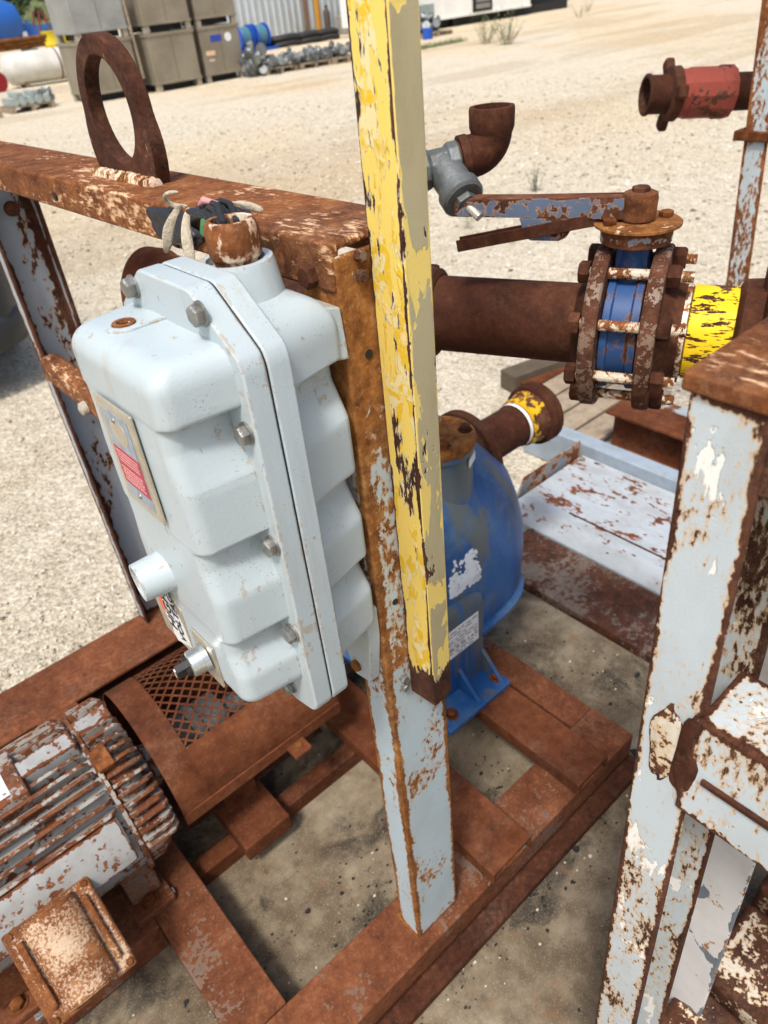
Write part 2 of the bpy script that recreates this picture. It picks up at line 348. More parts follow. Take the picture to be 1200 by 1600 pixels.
m_plateblue = plain('nameplate_blue', (.33, .41, .5), .4, .3, .6, 90, .1)
m_red = plain('nameplate_red', (.42, .03, .05), .45, 0, .3, 200, .1)
m_redline = plain('nameplate_print', (.62, .36, .36), .5, 0, .1)
m_whiteplate = plain('white_label', (.78, .80, .80), .4, 0, .35, 50, .1)
m_black = plain('black_rubber', (.018, .018, .02), .55, 0, .4, 30, .3)
m_tape = plain('black_tape', (.022, .022, .025), .34, 0, .5, 70, .8, 160)
m_whitep = plain('white_plastic', (.82, .82, .80), .5, 0, .15)
m_chrome = plain('chrome', (.62, .66, .64), .25, .85, .35, 60, .2)
m_cloth = plain('dirty_cloth', (.50, .44, .34), .95, 0, .6, 130, 1.0, 380)
m_pink = plain('pink_wire', (.55, .27, .27), .5)
m_green = plain('green_wire', (.04, .16, .06), .5)
m_orange_s = plain('sticker_red', (.72, .15, .07), .5)
m_ink = plain('black_ink', (.012, .012, .014), .6)
m_greyprint = plain('grey_ink', (.25, .26, .27), .6)
def deckmat():
    t = NT('deck'); big = t.noise(2.3, 5, .6, .3); mid = t.noise(13, 6, .7); fine = t.noise(260, 3, .7)
    c = t.ramp(t.math('ADD', t.math('MULTIPLY', big, .5), t.math('MULTIPLY', mid, .5)), [(.34, (.048, .034, .021)), (.45, (.125, .093, .058)), (.55, (.21, .168, .112)), (.68, (.34, .29, .21))])
    sx = t.n('ShaderNodeSeparateXYZ'); t.l(t.co(), sx.inputs[0])
    near = t.math('MULTIPLY', t.step(t.math('ABSOLUTE', t.math('SUBTRACT', t.math('FLOORED_MODULO', t.math('ADD', sx.outputs[1], 0.), 1.1), .47)), .20, .02), .09)
    st = t.step(t.math('ADD', t.noise(6, 5, .65, .5), near), .53, .66)
    c = t.mix(t.math('MULTIPLY', st, .82), c, (.032, .026, .019))
    c = t.mix(t.math('MULTIPLY', t.step(fine, .52, .72), .45), c, (.36, .33, .26))
    c = t.mix(t.math('MULTIPLY', t.step(t.noise(19, 4, .6), .60, .70), .5), c, (.19, .10, .05))
    c = t.mix(t.math('MULTIPLY', t.step(t.noise(45, 3, .6), .64, .72), .6), c, (.05, .045, .038))
    t.bump(t.math('ADD', t.math('MULTIPLY', fine, .6), t.noise(13, 3, .7)), .5, .003)
    return t.fin(c, .85, 0, .25)
m_deck = deckmat()
def gravelmat(name, stones=False):
    t = NT(name)
    if stones:
        a = t.n('ShaderNodeAttribute'); a.attribute_name = 'rnd'; v = a.outputs['Fac']
        c = t.ramp(v, [(.0, (.20, .165, .12)), (.28, (.42, .36, .265)), (.6, (.62, .555, .43)), (1., (.84, .79, .68))])
        t.bump(t.noise(200, 3, .6), .4, .002); return t.fin(c, .9, 0, .2)
    vec = t.co()
    n0 = t.noise(.10, 5, .6, .4, vec); n1 = t.noise(.9, 6, .65, 0, vec); n2 = t.noise(14, 6, .72, 0, vec); n3 = t.noise(75, 5, .7, 0, vec)
    tr = t.noise(.55, 4, .6, .3, t.co((.22, 1.0, 1)))
    f = t.math('ADD', t.math('MULTIPLY', n2, .32), t.math('MULTIPLY', n3, .68))
    c = t.ramp(f, [(.36, (.27, .23, .165)), (.45, (.49, .43, .32)), (.53, (.66, .59, .46)), (.63, (.86, .81, .69))])
    c = t.mix(t.math('MULTIPLY', t.step(n0, .46, .6), .55), c, t.mix(1., c, (.99, .87, .68), 'MULTIPLY'))
    c = t.mix(t.math('MULTIPLY', t.step(tr, .5, .60), .5), c, t.mix(1., c, (.75, .68, .6), 'MULTIPLY'))
    c = t.mix(t.math('MULTIPLY', t.step(n1, .5, .7), .25), c, (.62, .55, .43))
    vo = t.vor(38, vec)
    t.bump(t.math('ADD', t.math('MULTIPLY', t.math('SUBTRACT', 1., vo), .8), t.math('ADD', n2, n3)), .8, .02)
    return t.fin(c, .95, 0, .15)
m_ground = gravelmat('gravel_ground'); m_stone = gravelmat('gravel_stone', True)

# ---------------------------------------------------------------- ground, deck
g = MB(); S = 900
g.add([(-S, -S, 0), (S, -S, 0), (S, S, 0), (-S, S, 0)], [(0, 1, 2, 3)]); struct(g.build('ground', m_ground))
d = MB(); d.box(-1.3, 1.365, -1.2, 1.70, .004, .030); deck = struct(d.build('deck', m_deck, bevel=.003))
d = MB(); d.box(1.373, 1.60, -1.2, 1.24, .004, .050); d.build('deck_strip', m_strip, deck, bevel=.004, label='rusty red painted steel strip along the deck edge')
def scatter():
    octa = np.array([(1, 0, 0), (-1, 0, 0), (0, 1, 0), (0, -1, 0), (0, 0, 1), (0, 0, -.6), ], float)
    of = np.array([(0, 2, 4), (2, 1, 4), (1, 3, 4), (3, 0, 4), (2, 0, 5), (1, 2, 5), (3, 1, 5), (0, 3, 5)])
    N = 100000
    th = np.radians(rng.uniform(-4, 96, N)); r = 1.9+rng.random(N)**1.9*13.0
    x = r*np.cos(th); y = r*np.sin(th)
    ok = ~((x < 2.75) & (y < 1.83))
    x, y, r = x[ok], y[ok], r[ok]; n = len(x)
    sz = rng.lognormal(-5.85, .62, n)*np.clip(r/3.6, .75, 2.2)
    sz = np.minimum(sz, .022)
    a = rng.random(n)*6.28; v = np.repeat(octa[None], n, 0)*rng.uniform(.6, 1.3, (n, 6, 1))*sz[:, None, None]
    v *= np.stack([rng.uniform(.8, 1.5, n), rng.uniform(.7, 1.2, n), rng.uniform(.45, .9, n)], 1)[:, None, :]
    c, s = np.cos(a), np.sin(a); vx = v[:, :, 0]*c[:, None]-v[:, :, 1]*s[:, None]; vy = v[:, :, 0]*s[:, None]+v[:, :, 1]*c[:, None]
    V = np.stack([vx+x[:, None], vy+y[:, None], v[:, :, 2]+sz[:, None]*.25], 2).reshape(-1, 3)
    Fc = (of[None]+np.arange(n)[:, None, None]*6).reshape(-1, 3)
    me = bpy.data.meshes.new('gravel'); me.vertices.add(len(V)); me.vertices.foreach_set('co', V.ravel())
    me.loops.add(len(Fc)*3); me.loops.foreach_set('vertex_index', Fc.ravel().astype(np.int32))
    me.polygons.add(len(Fc)); me.polygons.foreach_set('loop_start', np.arange(0, len(Fc)*3, 3, dtype=np.int32))
    me.update(calc_edges=True); me.validate()
    at = me.attributes.new('rnd', 'FLOAT', 'POINT'); at.data.foreach_set('value', np.repeat(np.clip(rng.normal(.5, .28, n), 0, 1), 6).astype(np.float32))
    me.materials.append(m_stone); o = bpy.data.objects.new('gravel', me); C.objects.link(o)
    o['kind'] = 'stuff'; o['label'] = 'pale crushed stone spread over the yard'; o['category'] = 'gravel'
scatter()

# ---------------------------------------------------------------- the pump skid with its lifting frame
skid = thing('pump_skid', 'rusty pump skid with a lifting frame, ring eye on top and a yellow bar', 'pump skid', (.4, 1.15, .03))
ZS = .12
def beam(y0, y1, lip):     # channel laid on its side: top flange, web, bottom flange
    b = MB(); t = .010
    if lip > 0: poly = [(y0, .030), (y1, .030), (y1, .04), (y0+t, .04), (y0+t, ZS-t), (y1, ZS-t), (y1, ZS), (y0, ZS)]
    else: poly = [(y0, .030), (y1, .030), (y1, ZS), (y0, ZS), (y0, ZS-t), (y1-t, ZS-t), (y1-t, .04), (y0, .04)]
    return b.prism(poly, (-.9, 0, 0), Y, Z, X, 1.968)
beam(.492, .608, 1).build('skid_beam', m_beam, skid, .003)
beam(1.60, 1.785, -1).build('skid_beam', m_beam, skid, .003)
b = MB(); b.box(-.9, 1.0, 1.79, 1.83, .002, .07); b.build('edge_timber', plain('old_timber', (.085, .058, .036), .9, 0, .7, 14, .6, 60), skid, .006)
b = MB(); b.box(-.9, 1.062, .446, .4905, .0305, .058); b.build('sill_timber', m_rust_dark, skid, .008, 3)
b = MB(); b.box(.018, .128, .609, 1.599, .035, .121); b.build('cross_member', m_orange if False else m_beam, skid, .004)
b = MB(); b.box(.985, 1.066, .609, 1.599, .034, .118); b.build('cross_member', m_beam, skid, .003)
b = MB(); b.box(.129, .62, .955, .998, .031, .078); b.build('tie_bar', m_rust_red, skid, .003)
b = MB(); b.box(.129, .62, 1.20, 1.245, .031, .078); b.build('tie_bar', m_rust_red, skid, .003)
for x0, x1, lab in ((.56, .68, 'brick red support channel nearest the central post'), (.842, .952, 'brick red support channel under the pump foot')):
    b = MB(); b.prism([(x0, .1205), (x0+.008, .1205), (x0+.008, .152), (x1-.008, .152), (x1-.008, .1205), (x1, .1205), (x1, .160), (x0, .160)], (0, .486, 0), X, Z, Y, 1.24)
    b.build('support_channel', m_rust_red, skid, .003, label=lab)
b = MB(); b.box(.63, .70, .609, 1.599, .032, .115); b.build('cross_member', m_beam, skid, .003)
b = MB(); b.box(.232, .350, .905, 1.26, .079, .128); b.build('guard_pedestal', m_rust_red, skid, .004)
for yy in (1.17, .955): pass
# posts: 4 inch channels
PX0, PX1 = .381, .486
def chan(x0, x1, yw, yf, t=.007):    # web at yw, flanges to yf
    s = 1 if yf > yw else -1
    return [(x0, yw), (x1, yw), (x1, yf), (x1-t, yf), (x1-t, yw+s*t), (x0+t, yw+s*t), (x0+t, yf), (x0, yf)]
b = MB(); b.prism(chan(PX0, PX1, .5165, .572), (0, 0, ZS), X, Y, Z, 1.309); b.build('post', m_post, skid, .0035, label='central post of chipped pale blue paint over rust')
b = MB(); b.prism(chan(.405, .515, 1.775, 1.725), (0, 0, ZS), X, Y, Z, 1.262); b.build('post', m_post_shade, skid, .003, label='far post, an open channel with a rust streaked grey inside')
# top rail: channel laid flat, flanges down, sagging slightly towards the far post
def railz(y): return 1.441 - (y-.52)*.013
b = MB(); t = .008; ys = [.5195, 1.79]; sec = [(PX0-.003, -.045), (PX0+t, -.045), (PX0+t, -t), (PX1-t, -t), (PX1-t, -.045), (PX1+.003, -.045), (PX1+.003, 0), (PX0-.003, 0)]
vs = [(p[0], yy, railz(yy)+p[1]) for yy in ys for p in sec]; n = 8
b.add(vs, [tuple(range(n)), tuple(range(n, 2*n))[::-1]]+[(i, n+i, n+(i+1) % n, (i+1) % n) for i in range(n)])
rail = b.build('top_rail', m_rail, skid, .004, 3, label='rust brown top rail with worn pale patches')
for (yy, r) in ((.70, .006), (1.18, .006)):
    b = MB(); b.lathe((PX0-.0055, yy, railz(yy)-.027), X, [(0, r), (.002, r)], 14); b.build('bolt_hole', m_ink, rail)
# lifting eye
b = MB(); cy, cz, RO, RI = 1.020, 1.516, .083, .0605; T = .021; xe = .426; N = 56
def eye_outer(a):
    # direction angle a; ring above, flared foot below
    dx, dz = math.cos(a), math.sin(a)
    k = RO
    zb = railz(cy)-cz
    if dz < 0:
        kx = .094/abs(dx) if abs(dx) > 1e-6 else 9; kz = abs(zb)/abs(dz) if abs(dz) > 1e-6 else 9
        k = max(RO, min(kx, kz)) if min(kx, kz) > RO else min(kx, kz)
        k = min(kz, max(RO, min(kx, RO+(.05)*max(0, -dz-.05))))
    return dx*k, dz*k
outer = [eye_outer(2*math.pi*i/N) for i in range(N)]; inner = [(RI*math.cos(2*math.pi*i/N), RI*math.sin(2*math.pi*i/N)*1.0) for i in range(N)]
vs = []
for xx in (xe, xe+T):
    vs += [(xx, cy+p[0], cz+p[1]) for p in outer] + [(xx, cy+p[0], cz+p[1]) for p in inner]
fs = []
for i in range(N):
    j = (i+1) % N
    fs += [(i, j, N+j, N+i), (2*N+j, 2*N+i, 3*N+i, 3*N+j), (i, 2*N+i, 2*N+j, j), (N+i, N+j, 3*N+j, 3*N+i)]
b.add(vs, fs); eye = b.build('lifting_eye', m_eye, skid, .002, label='dark rusted lifting ring welded on the top rail')
b = MB()
for k in range(26):
    yy = cy-.088+.176*k/25; b.lathe((xe-.003, yy-.004, railz(yy)+.001), Y, [(0, .0005), (.002, .0085+random.random()*.003), (.0065, .0088+random.random()*.002), (.009, .0005)], 8)
b.build('weld_bead', rusty('weld', (.75, .6, .45), .45, 60, 150, halo=.06, halo_c=(.5, .25, .1), pal='orange'), eye)
# yellow bar bolted to the central post
b = MB(); BX0, BX1, BY0, BY1 = .418, .452, .4685, .5155
zb = .835
b.add([(BX0, BY0, zb), (BX1, BY0, zb), (BX1, BY1, zb-.01), (BX0, BY1, zb-.01), (BX0, BY0, 2.02), (BX1, BY0, 2.02), (BX1, BY1, 2.02), (BX0, BY1, 2.02),
       (BX0+.014, BY0+.014, zb-.03), (BX1-.012, BY0+.014, zb-.03), (BX1-.012, BY1-.012, zb-.03), (BX0+.014, BY1-.012, zb-.03)],
      [(4, 5, 6, 7), (0, 1, 5, 4), (1, 2, 6, 5), (2, 3, 7, 6), (3, 0, 4, 7), (0, 8, 9, 1), (1, 9, 10, 2), (2, 10, 11, 3), (3, 11, 8, 0), (8, 11, 10, 9)])
bar = b.build('guard_bar', m_yellow, skid, .003, label='tall square bar in flaking yellow paint')
bar.data.materials.append(m_cream); bar.data.materials.append(m_orange)
for p in bar.data.polygons:
    if p.normal.y < -.9: p.material_index = 1
    elif p.center.z < zb+.02 : p.material_index = 2
for zz in (1.425, .86):
    for k in range(2): hexbolt((BX0-.012, .516, zz-.018*k), -Y, .006, .007, m_flange if zz > 1 else m_steel, skid)
hexbolt((PX0-.001, .552, 1.408), -X, .0115, .012, m_rust_dark, skid)
for zz in (1.33, 1.0): 
    b = MB(); b.lathe((PX0+.026, .5155, zz), Y, [(0, .0045), (.003, .0045)], 12); b.build('bolt_hole', m_ink, skid)
# brace between the posts behind the enclosure
b = MB(); b.box(.390, .440, 1.20, 1.724, .93, .995); b.build('brace', m_rail, skid, .018, 5)
b = MB(); b.lathe((.388, 1.46, .955), -X, [(0, .016), (.012, .014), (.016, .006)], 10); b.build('weld_lump', m_chip, skid)
b = MB(); b.lathe((.46, 1.742, 1.30), -Y, [(0, .016), (.012, .014), (.014, .006)], 14); b.build('bolt', m_rust_dark, skid)
# corner brackets at the foot of the central post
b = MB(); b.box(PX0-.004, PX1+.004, .519, .58, ZS-.001, ZS+.006); b.build('foot_weld', m_orange, skid, .003)
# ---------------------------------------------------------------- starter enclosure on the frame
enc = thing('starter_enclosure', 'pale blue-grey cast starter enclosure with ribbed sides, bolted to the lifting frame', 'electrical box', (.30, .574, .96))
KN = [(1.46, 0)]
for zl, za, zt in ((1.350, 1.326, 1.290), (1.224, 1.202, 1.168), (1.112, 1.092, 1.062)):
    KN += [(zl+.005, 0), (zl+.003, .0008), (zl+.0015, .0028), (zl-.002, .0200), (zl-.003, .0222), (zl-.006, .0232), (za, .0225), (za-.004, .0205), (zt+.003, .0025), (zt, .0008), (zt-.006, 0)]
KN += [(.9, 0)]
def off(z, k=1.0, dz=0.):
    z = z+dz
    for (za, a), (zb, bb) in zip(KN, KN[1:]):
        if za >= z >= zb:
            t = (za-z)/(za-zb); return (a+(bb-a)*t)*k
    return 0.
def shell(x_back, x_front, yn, yf, z0, z1, rt, rb, rc, k, dz, nz=70, draft=.006):
    """ribbed casting: rounded U sections stacked in z, open back buried in its flange"""
    sg = 1 if x_front > x_back else -1; rings = []
    zs = sorted(set([z1-rt*(1-math.cos(a)) for a in np.linspace(0, math.pi/2, 9)] + [z0+rb*(1-math.cos(a)) for a in np.linspace(0, math.pi/2, 9)] + list(np.linspace(z0+rb, z1-rt, nz)) + [k_[0]-dz for k_ in KN if z0+rb < k_[0]-dz < z1-rt]))
    for z in zs:
        ins = 0.
        if z > z1-rt: u = (z-(z1-rt))/rt; ins = rt*(1-math.sqrt(max(0, 1-u*u)))
        if z < z0+rb: u = ((z0+rb)-z)/rb; ins = rb*(1-math.sqrt(max(0, 1-u*u)))
        o = off(z, k, dz); of_ = o*(.42 if sg < 0 else .9); a = yn+of_+ins*.8; c = yf-of_*.6-ins*.8; xf = x_front-sg*ins; r = rc*.9; pts = []
        pts.append((x_back, yn+o*1.05+ins*.8-draft))
        for q in np.linspace(0, math.pi/2, 8): pts.append((xf-sg*r+sg*r*math.sin(q), a+r-r*math.cos(q)))
        for q in np.linspace(0, math.pi/2, 8): pts.append((xf-sg*r+sg*r*math.cos(q), c-r+r*math.sin(q)))
        pts.append((x_back, yf-o*1.05-ins*.8+draft)); rings.append([(p[0], p[1], z) for p in pts])
    n = len(rings[0]); b = MB(); fs = []
    for i in range(len(rings)-1):
        for j in range(n): fs.append((i*n+j, i*n+(j+1) % n, (i+1)*n+(j+1) % n, (i+1)*n+j))
    fs.append(tuple(range(n))); fs.append(tuple(range((len(rings)-1)*n, len(rings)*n)))
    return b.add([p for r in rings for p in r], fs)
cover = shell(.2445, .178, .488, .660, 1.016, 1.402, .022, .018, .017, 1., 0.).build('cover', m_enam, enc, sharp=34)
rear = shell(.2895, .3735, .508, .640, .985, 1.404, .034, .02, .014, 1., .012, draft=.016).build('rear_housing', m_enam, enc, sharp=34)
def arc(cx, cz, r, a0, a1, n=6): return [(cx+r*math.cos(R_(a)), cz+r*math.sin(R_(a))) for a in np.linspace(a0, a1, n)]
half = [(.574, 1.439)] + arc(.536, 1.421, .018, 90, 132, 4) + arc(.499, 1.380, .030, 145, 180, 5) + arc(.487, .99, .020, 180, 250, 5) + [(.51, .963), (.574, .963)]
FP = half + [(2*.574-p[0], p[1]) for p in half[-2:0:-1]]
for nm, x0, dd in (('cover_flange', .2438, .0226), ('rear_flange', .2676, .0224)):
    b = MB(); b.prism(FP, (x0, 0, 0), Y, Z, X, dd); b.build(nm, m_enam, enc, .0025, 2)
b = MB(); b.prism([(.574+(p[0]-.574)*.985, 1.2+(p[1]-1.2)*.993) for p in FP], (.265, 0, 0), Y, Z, X, .004); b.build('gasket_joint', m_ink, enc)
for (yy, zz) in ((.633, 1.421), (.512, 1.424), (.482, 1.328), (.480, 1.209), (.481, 1.094), (.515, .985), (.666, 1.328), (.666, 1.209), (.666, 1.094), (.633, .985)):
    hexbolt((.2436, yy, zz), -X, .0092, .0075, m_steel, enc, washer=.0105)
b = MB(); b.lathe((.213, .60, 1.4005), Z, [(0, .017), (.004, .0165), (.0046, .0105), (-.002, .0098)], 24); b.obox((.232, .60, 1.4015), X, Y, Z, .014, .016, .0028)
pl = b.build('port_boss', m_enam, cover, .001)
b = MB(); b.lathe((.213, .60, 1.4), Z, [(.003, .0104), (.0062, .0100), (.0064, .0065), (.003, .006)], 20); b.build('port_plug', m_jbox, cover)
# conduit entry on top
b = MB(); b.lathe((.3195, .580, 1.375), Z, [(0, .046), (.02, .040), (.0555, .0345), (.0595, .033), (.0595, .0262), (.052, .0255)], 36); b.build('conduit_hub', m_enam, rear)
b = MB(); b.lathe((.3195, .577, 1.42), Z, [(0, .0235), (.005, .0235), (.005, .0195), (.008, .0200), (.016, .0202), (.017, .0222), (.019, .0232), (.038, .0236), (.046, .0222), (.048, .0205), (.048, .0165), (.04, .016)], 14)
b.build('conduit', rusty('conduit_rust', (.66, .58, .46), .60, 26, 90, stretch=(1, 1, .6), halo=.05, halo_c=(.4, .18, .08), pal='mid'), enc, sharp=50, label='rusty cut conduit stub with remains of cream paint')
# lugs to the frame
b = MB(); b.add([(.350, .512, 1.342), (.3805, .512, 1.335), (.3805, .575, 1.335), (.350, .575, 1.342), (.346, .514, 1.395), (.3805, .517, 1.385), (.3805, .575, 1.385), (.346, .575, 1.395)],
               [(0, 3, 2, 1), (4, 5, 6, 7), (0, 1, 5, 4), (1, 2, 6, 5), (2, 3, 7, 6), (3, 0, 4, 7)])
lg = b.build('mounting_lug', m_enam, rear, .002); lg.data.materials.append(m_chip)
for p in lg.data.polygons:
    if p.normal.z > .8: p.material_index = 1
b = MB(); b.prism([(.53, .875), (.562, .868), (.585, .93), (.585, 1.01), (.518, 1.01), (.518, .96)], (.362, 0, 0), Y, Z, X, .0185); lg2 = b.build('mounting_lug', m_enam, rear, .003)
hexbolt((.3615, .553, .893), -X, .009, .006, m_orange, enc)
# nameplate on the cover
b = MB(); ny0, ny1, nz0, nz1 = .545, .619, 1.238, 1.350
b.box(.1735, .1765, ny0, ny1, nz0, nz1); npl = b.build('name_plate', m_plate, enc, .0012)
b = MB(); b.box(.1729, .1736, ny0+.011, ny1-.012, nz0+.009, nz1-.009); b.build('plate_field', m_plateblue, npl)
b = MB(); b.box(.1725, .1730, ny0+.011, ny1-.012, nz0+.024, nz0+.064); b.build('red_panel', m_red, npl)
b = MB(); b.prism([((ny0+ny1)/2+.017*math.cos(a), nz0+.084+.013*math.sin(a)) for a in np.linspace(0, 6.283, 28)[:-1]], (.1726, 0, 0), Y, Z, X, .0005); b.build('plate_oval', m_plate, npl)
b = MB()
for k in range(10):
    if k == 5: continue
    zz = nz0+.028+k*.0035; w = .019+.004*random.random(); yc = (ny0+ny1)/2
    yy = yc-w
    while yy < yc+w:
        e = yy+.0012+.004*random.random(); b.box(.1722, .1726, yy, min(e, yc+w), zz, zz+.0014); yy = e+.0012
b.build('fine_print', m_redline, npl)
for yy, zz in (((ny0+ny1)/2, nz0+.0165), ((ny0+ny1)/2+.002, nz1-.016)):
    b = MB(); b.lathe((.1732, yy, zz), -X, [(0, .0028), (.0012, .0024), (.0022, .001)], 12); b.build('rivet', m_steel, npl)
# hollow sleeve, torn sticker and selector switch on the lower cover
td = Vector((-1, .10, .0)).normalized(); tp = Vector((.186, .604, 1.146))
b = MB(); b.pipe(tp-td*.012, td, [(0, .030), (.014, .0255), (.022, .0225), (.050, .0208)], .0172, .035, 30); b.build('sleeve', m_enam, cover, .001)
b = MB(); b.prism(arc(.636, 1.07, .045, 30, 150, 6)+[(.600, 1.03), (.612, 1.02), (.668, 1.02)], (.1768, 0, 0), Y, Z, X, .004); b.build('sticker_pad', m_greyprint if False else m_plate, cover, .001)
st_pts = [(.600, 1.035), (.640, 1.018), (.646, 1.03), (.641, 1.040), (.650, 1.052), (.653, 1.090), (.649, 1.106), (.622, 1.112), (.616, 1.098), (.607, 1.075)]
b = MB(); b.prism(st_pts, (.1762, 0, 0), Y, Z, X, .0006); stk = b.build('warning_sticker', m_whiteplate, cover, label='torn white and red warning sticker with black letters')
b = MB(); b.prism([(.644, 1.062), (.654, 1.062), (.656, 1.085), (.653, 1.108), (.646, 1.111)], (.1757, 0, 0), Y, Z, X, .0004); b.build('sticker_red_band', m_orange_s, stk)
text_part('HIGH', .024, (.1755, .6335, 1.072), Z, Y, m_ink, stk, ext=.0002)
text_part('VOLTAGE', .019, (.1755, .6145, 1.076), Z, Y, m_ink, stk, ext=.0002)
kp = Vector((.176, .556, 1.056)); kd = Vector((-1, .15, -.06)).normalized()
b = MB(); b.obox((.1765, .556, 1.052), X, Y, Z, .0015, .022, .030); b.build('switch_plate', m_plate, enc, .001)
b = MB(); b.lathe(kp, kd, [(0, .0165), (.006, .0165), (.0065, .015), (.019, .0145), (.0205, .0125), (.0205, .011)], 32)
sw = b.build('selector_switch', m_chrome, enc, label='black selector knob with a white pointer in a chrome collar')
b = MB()
for k in range(40):
    a = 2*math.pi*k/40; u = kd.orthogonal().normalized(); w = kd.cross(u); b.obox(kp+kd*.0032+(u*math.cos(a)+w*math.sin(a))*.0166, kd, u*math.cos(a)+w*math.sin(a), u*-math.sin(a)+w*math.cos(a), .0026, .0006, .0007)
b.build('knurling', m_chrome, sw)
b = MB(); b.lathe(kp+kd*.019, kd, [(0, .0115), (.006, .011), (.007, .0095)], 20)
hd = (Vector((0, .55, -.83))-kd*Vector((0, .55, -.83)).dot(kd)).normalized(); hw = kd.cross(hd)
b.obox(kp+kd*.027+hd*.004, hd, hw, kd, .016, .0048, .009); b.build('knob', m_black, sw, .0015)
b = MB(); b.obox(kp+kd*.0365+hd*.004, hd, hw, kd, .0155, .0016, .0006); b.obox(kp+kd*.027+hd*.0205, hd, hw, kd, .0006, .0016, .009); b.build('pointer', m_whitep, sw)
# drain fittings below
b = MB(); b.cyl((.300, .60, .985), (.300, .60, .945), .0125, 16); b.lathe((.300, .60, .945), -Z, [(0, .0145), (.012, .0145), (.016, .008)], 8); b.build('drain_fitting', m_black, enc)
b = MB(); b.lathe((.262, .545, .966), -Z, [(0, .007), (.018, .0055), (.026, .001)], 8); b.build('drain_plug', m_tape, enc)
b = MB(); b.lathe((.281, .50, .972), -Z, [(-.004, .016), (.004, .014), (.008, .006)], 10); b.build('rust_lump', m_jbox, enc)

# taped cable end with knotted cloth lying over the rail
wires = thing('taped_cable_end', 'black taped cable ends tied with a dirty cloth strip, lying over the top rail', 'cable', (.37, .70, 1.44))
def blob(c, r, seed, n=18, amp=.25):
    rs = np.random.default_rng(seed); ph = rs.random(12)*6.28; b = MB(); rings = []
    for i in range(n+1):
        th = math.pi*i/n
        for k in range(n*2):
            fi = math.pi*k/n; w = 1+amp*(math.sin(3*fi+ph[0]+2*th)*.4+math.sin(5*th+ph[1]+fi)*.35+math.sin(7*fi-4*th+ph[2])*.25)
            rings.append((c[0]+r[0]*w*math.sin(th)*math.cos(fi), c[1]+r[1]*w*math.sin(th)*math.sin(fi), c[2]+r[2]*w*math.cos(th)))
    fs = [(i*2*n+k, i*2*n+(k+1) % (2*n), (i+1)*2*n+(k+1) % (2*n), (i+1)*2*n+k) for i in range(n) for k in range(2*n)]
    return b.add(rings, fs)
b = blob((.373, .800, 1.416), (.011, .058, .020), 3); b.build('tape_wrap', m_tape, wires, sharp=180)
b = blob((.347, .640, 1.457), (.020, .036, .008), 5, amp=.4); b.build('tape_bundle', m_tape, wires, sharp=180)
b = MB()
for k, (dx, dz) in enumerate(((0, 0), (.009, .003), (-.008, .002), (.004, -.005), (-.004, .005), (.012, -.002), (-.011, -.003))):
    b.tube([(.3195+dx*.6, .577+dz*.5, 1.435), (.3205+dx, .583, 1.460+dz), (.333+dx, .61, 1.468+dz), (.352+dx, .66, 1.461+dz), (.370+dx*.4, .72, 1.444+dz), (.373, .78, 1.424)], .0028, 8)
b.build('cable', m_black, wires)
b = MB(); b.tube([(.340, .665, 1.464), (.337, .648, 1.471), (.342, .632, 1.469)], .007, 10, [.25, .5, .25]); b.build('pink_wire', m_pink, wires)
b = MB(); b.tube([(.330, .640, 1.455), (.324, .634, 1.448), (.321, .628, 1.450)], .005, 8); b.build('green_wire', m_green, wires)
def strip(pts, ws, name, fl=.45):
    pts = [Vector(p) for p in pts]; b = MB(); n = 12; rings = []
    for i, (p, w_) in enumerate(zip(pts, ws)):
        d = (pts[min(i+1, len(pts)-1)]-pts[max(i-1, 0)]).normalized(); u = d.cross(Vector((-.35, -.9, .2))).normalized(); v = d.cross(u)
        for k in range(n):
            a = 2*math.pi*k/n; rr = 1+.22*math.sin(3*a+i*.9); rings.append(p+u*(w_*rr*math.cos(a))+v*(w_*fl*rr*math.sin(a)))
    fs = [(i*n+k, i*n+(k+1) % n, (i+1)*n+(k+1) % n, (i+1)*n+k) for i in range(len(pts)-1) for k in range(n)]+[tuple(range(n)), tuple(range((len(pts)-1)*n, len(pts)*n))]
    o = b.add(rings, fs).build(name, m_cloth, wires, sharp=180); md = o.modifiers.new('sub', 'SUBSURF'); md.levels = 1; md.render_levels = 2; return o
strip([(.335, .690, 1.474), (.328, .706, 1.473), (.330, .719, 1.465), (.340, .716, 1.456), (.346, .700, 1.458)], [.0016, .0026, .0028, .0026, .0018], 'cloth_knot', .7)
strip([(.342, .705, 1.460), (.334, .710, 1.450), (.327, .718, 1.436), (.324, .721, 1.422), (.322, .727, 1.413)], [.0025, .0042, .0062, .0052, .0012], 'cloth_tail')
strip([(.343, .692, 1.459), (.332, .686, 1.446), (.325, .677, 1.430), (.321, .671, 1.416), (.319, .667, 1.407)], [.0025, .0046, .0062, .005, .0012], 'cloth_tail')
strip([(.347, .612, 1.471), (.357, .600, 1.468), (.362, .588, 1.464)], [.0025, .0038, .002], 'cloth_scrap', .7)

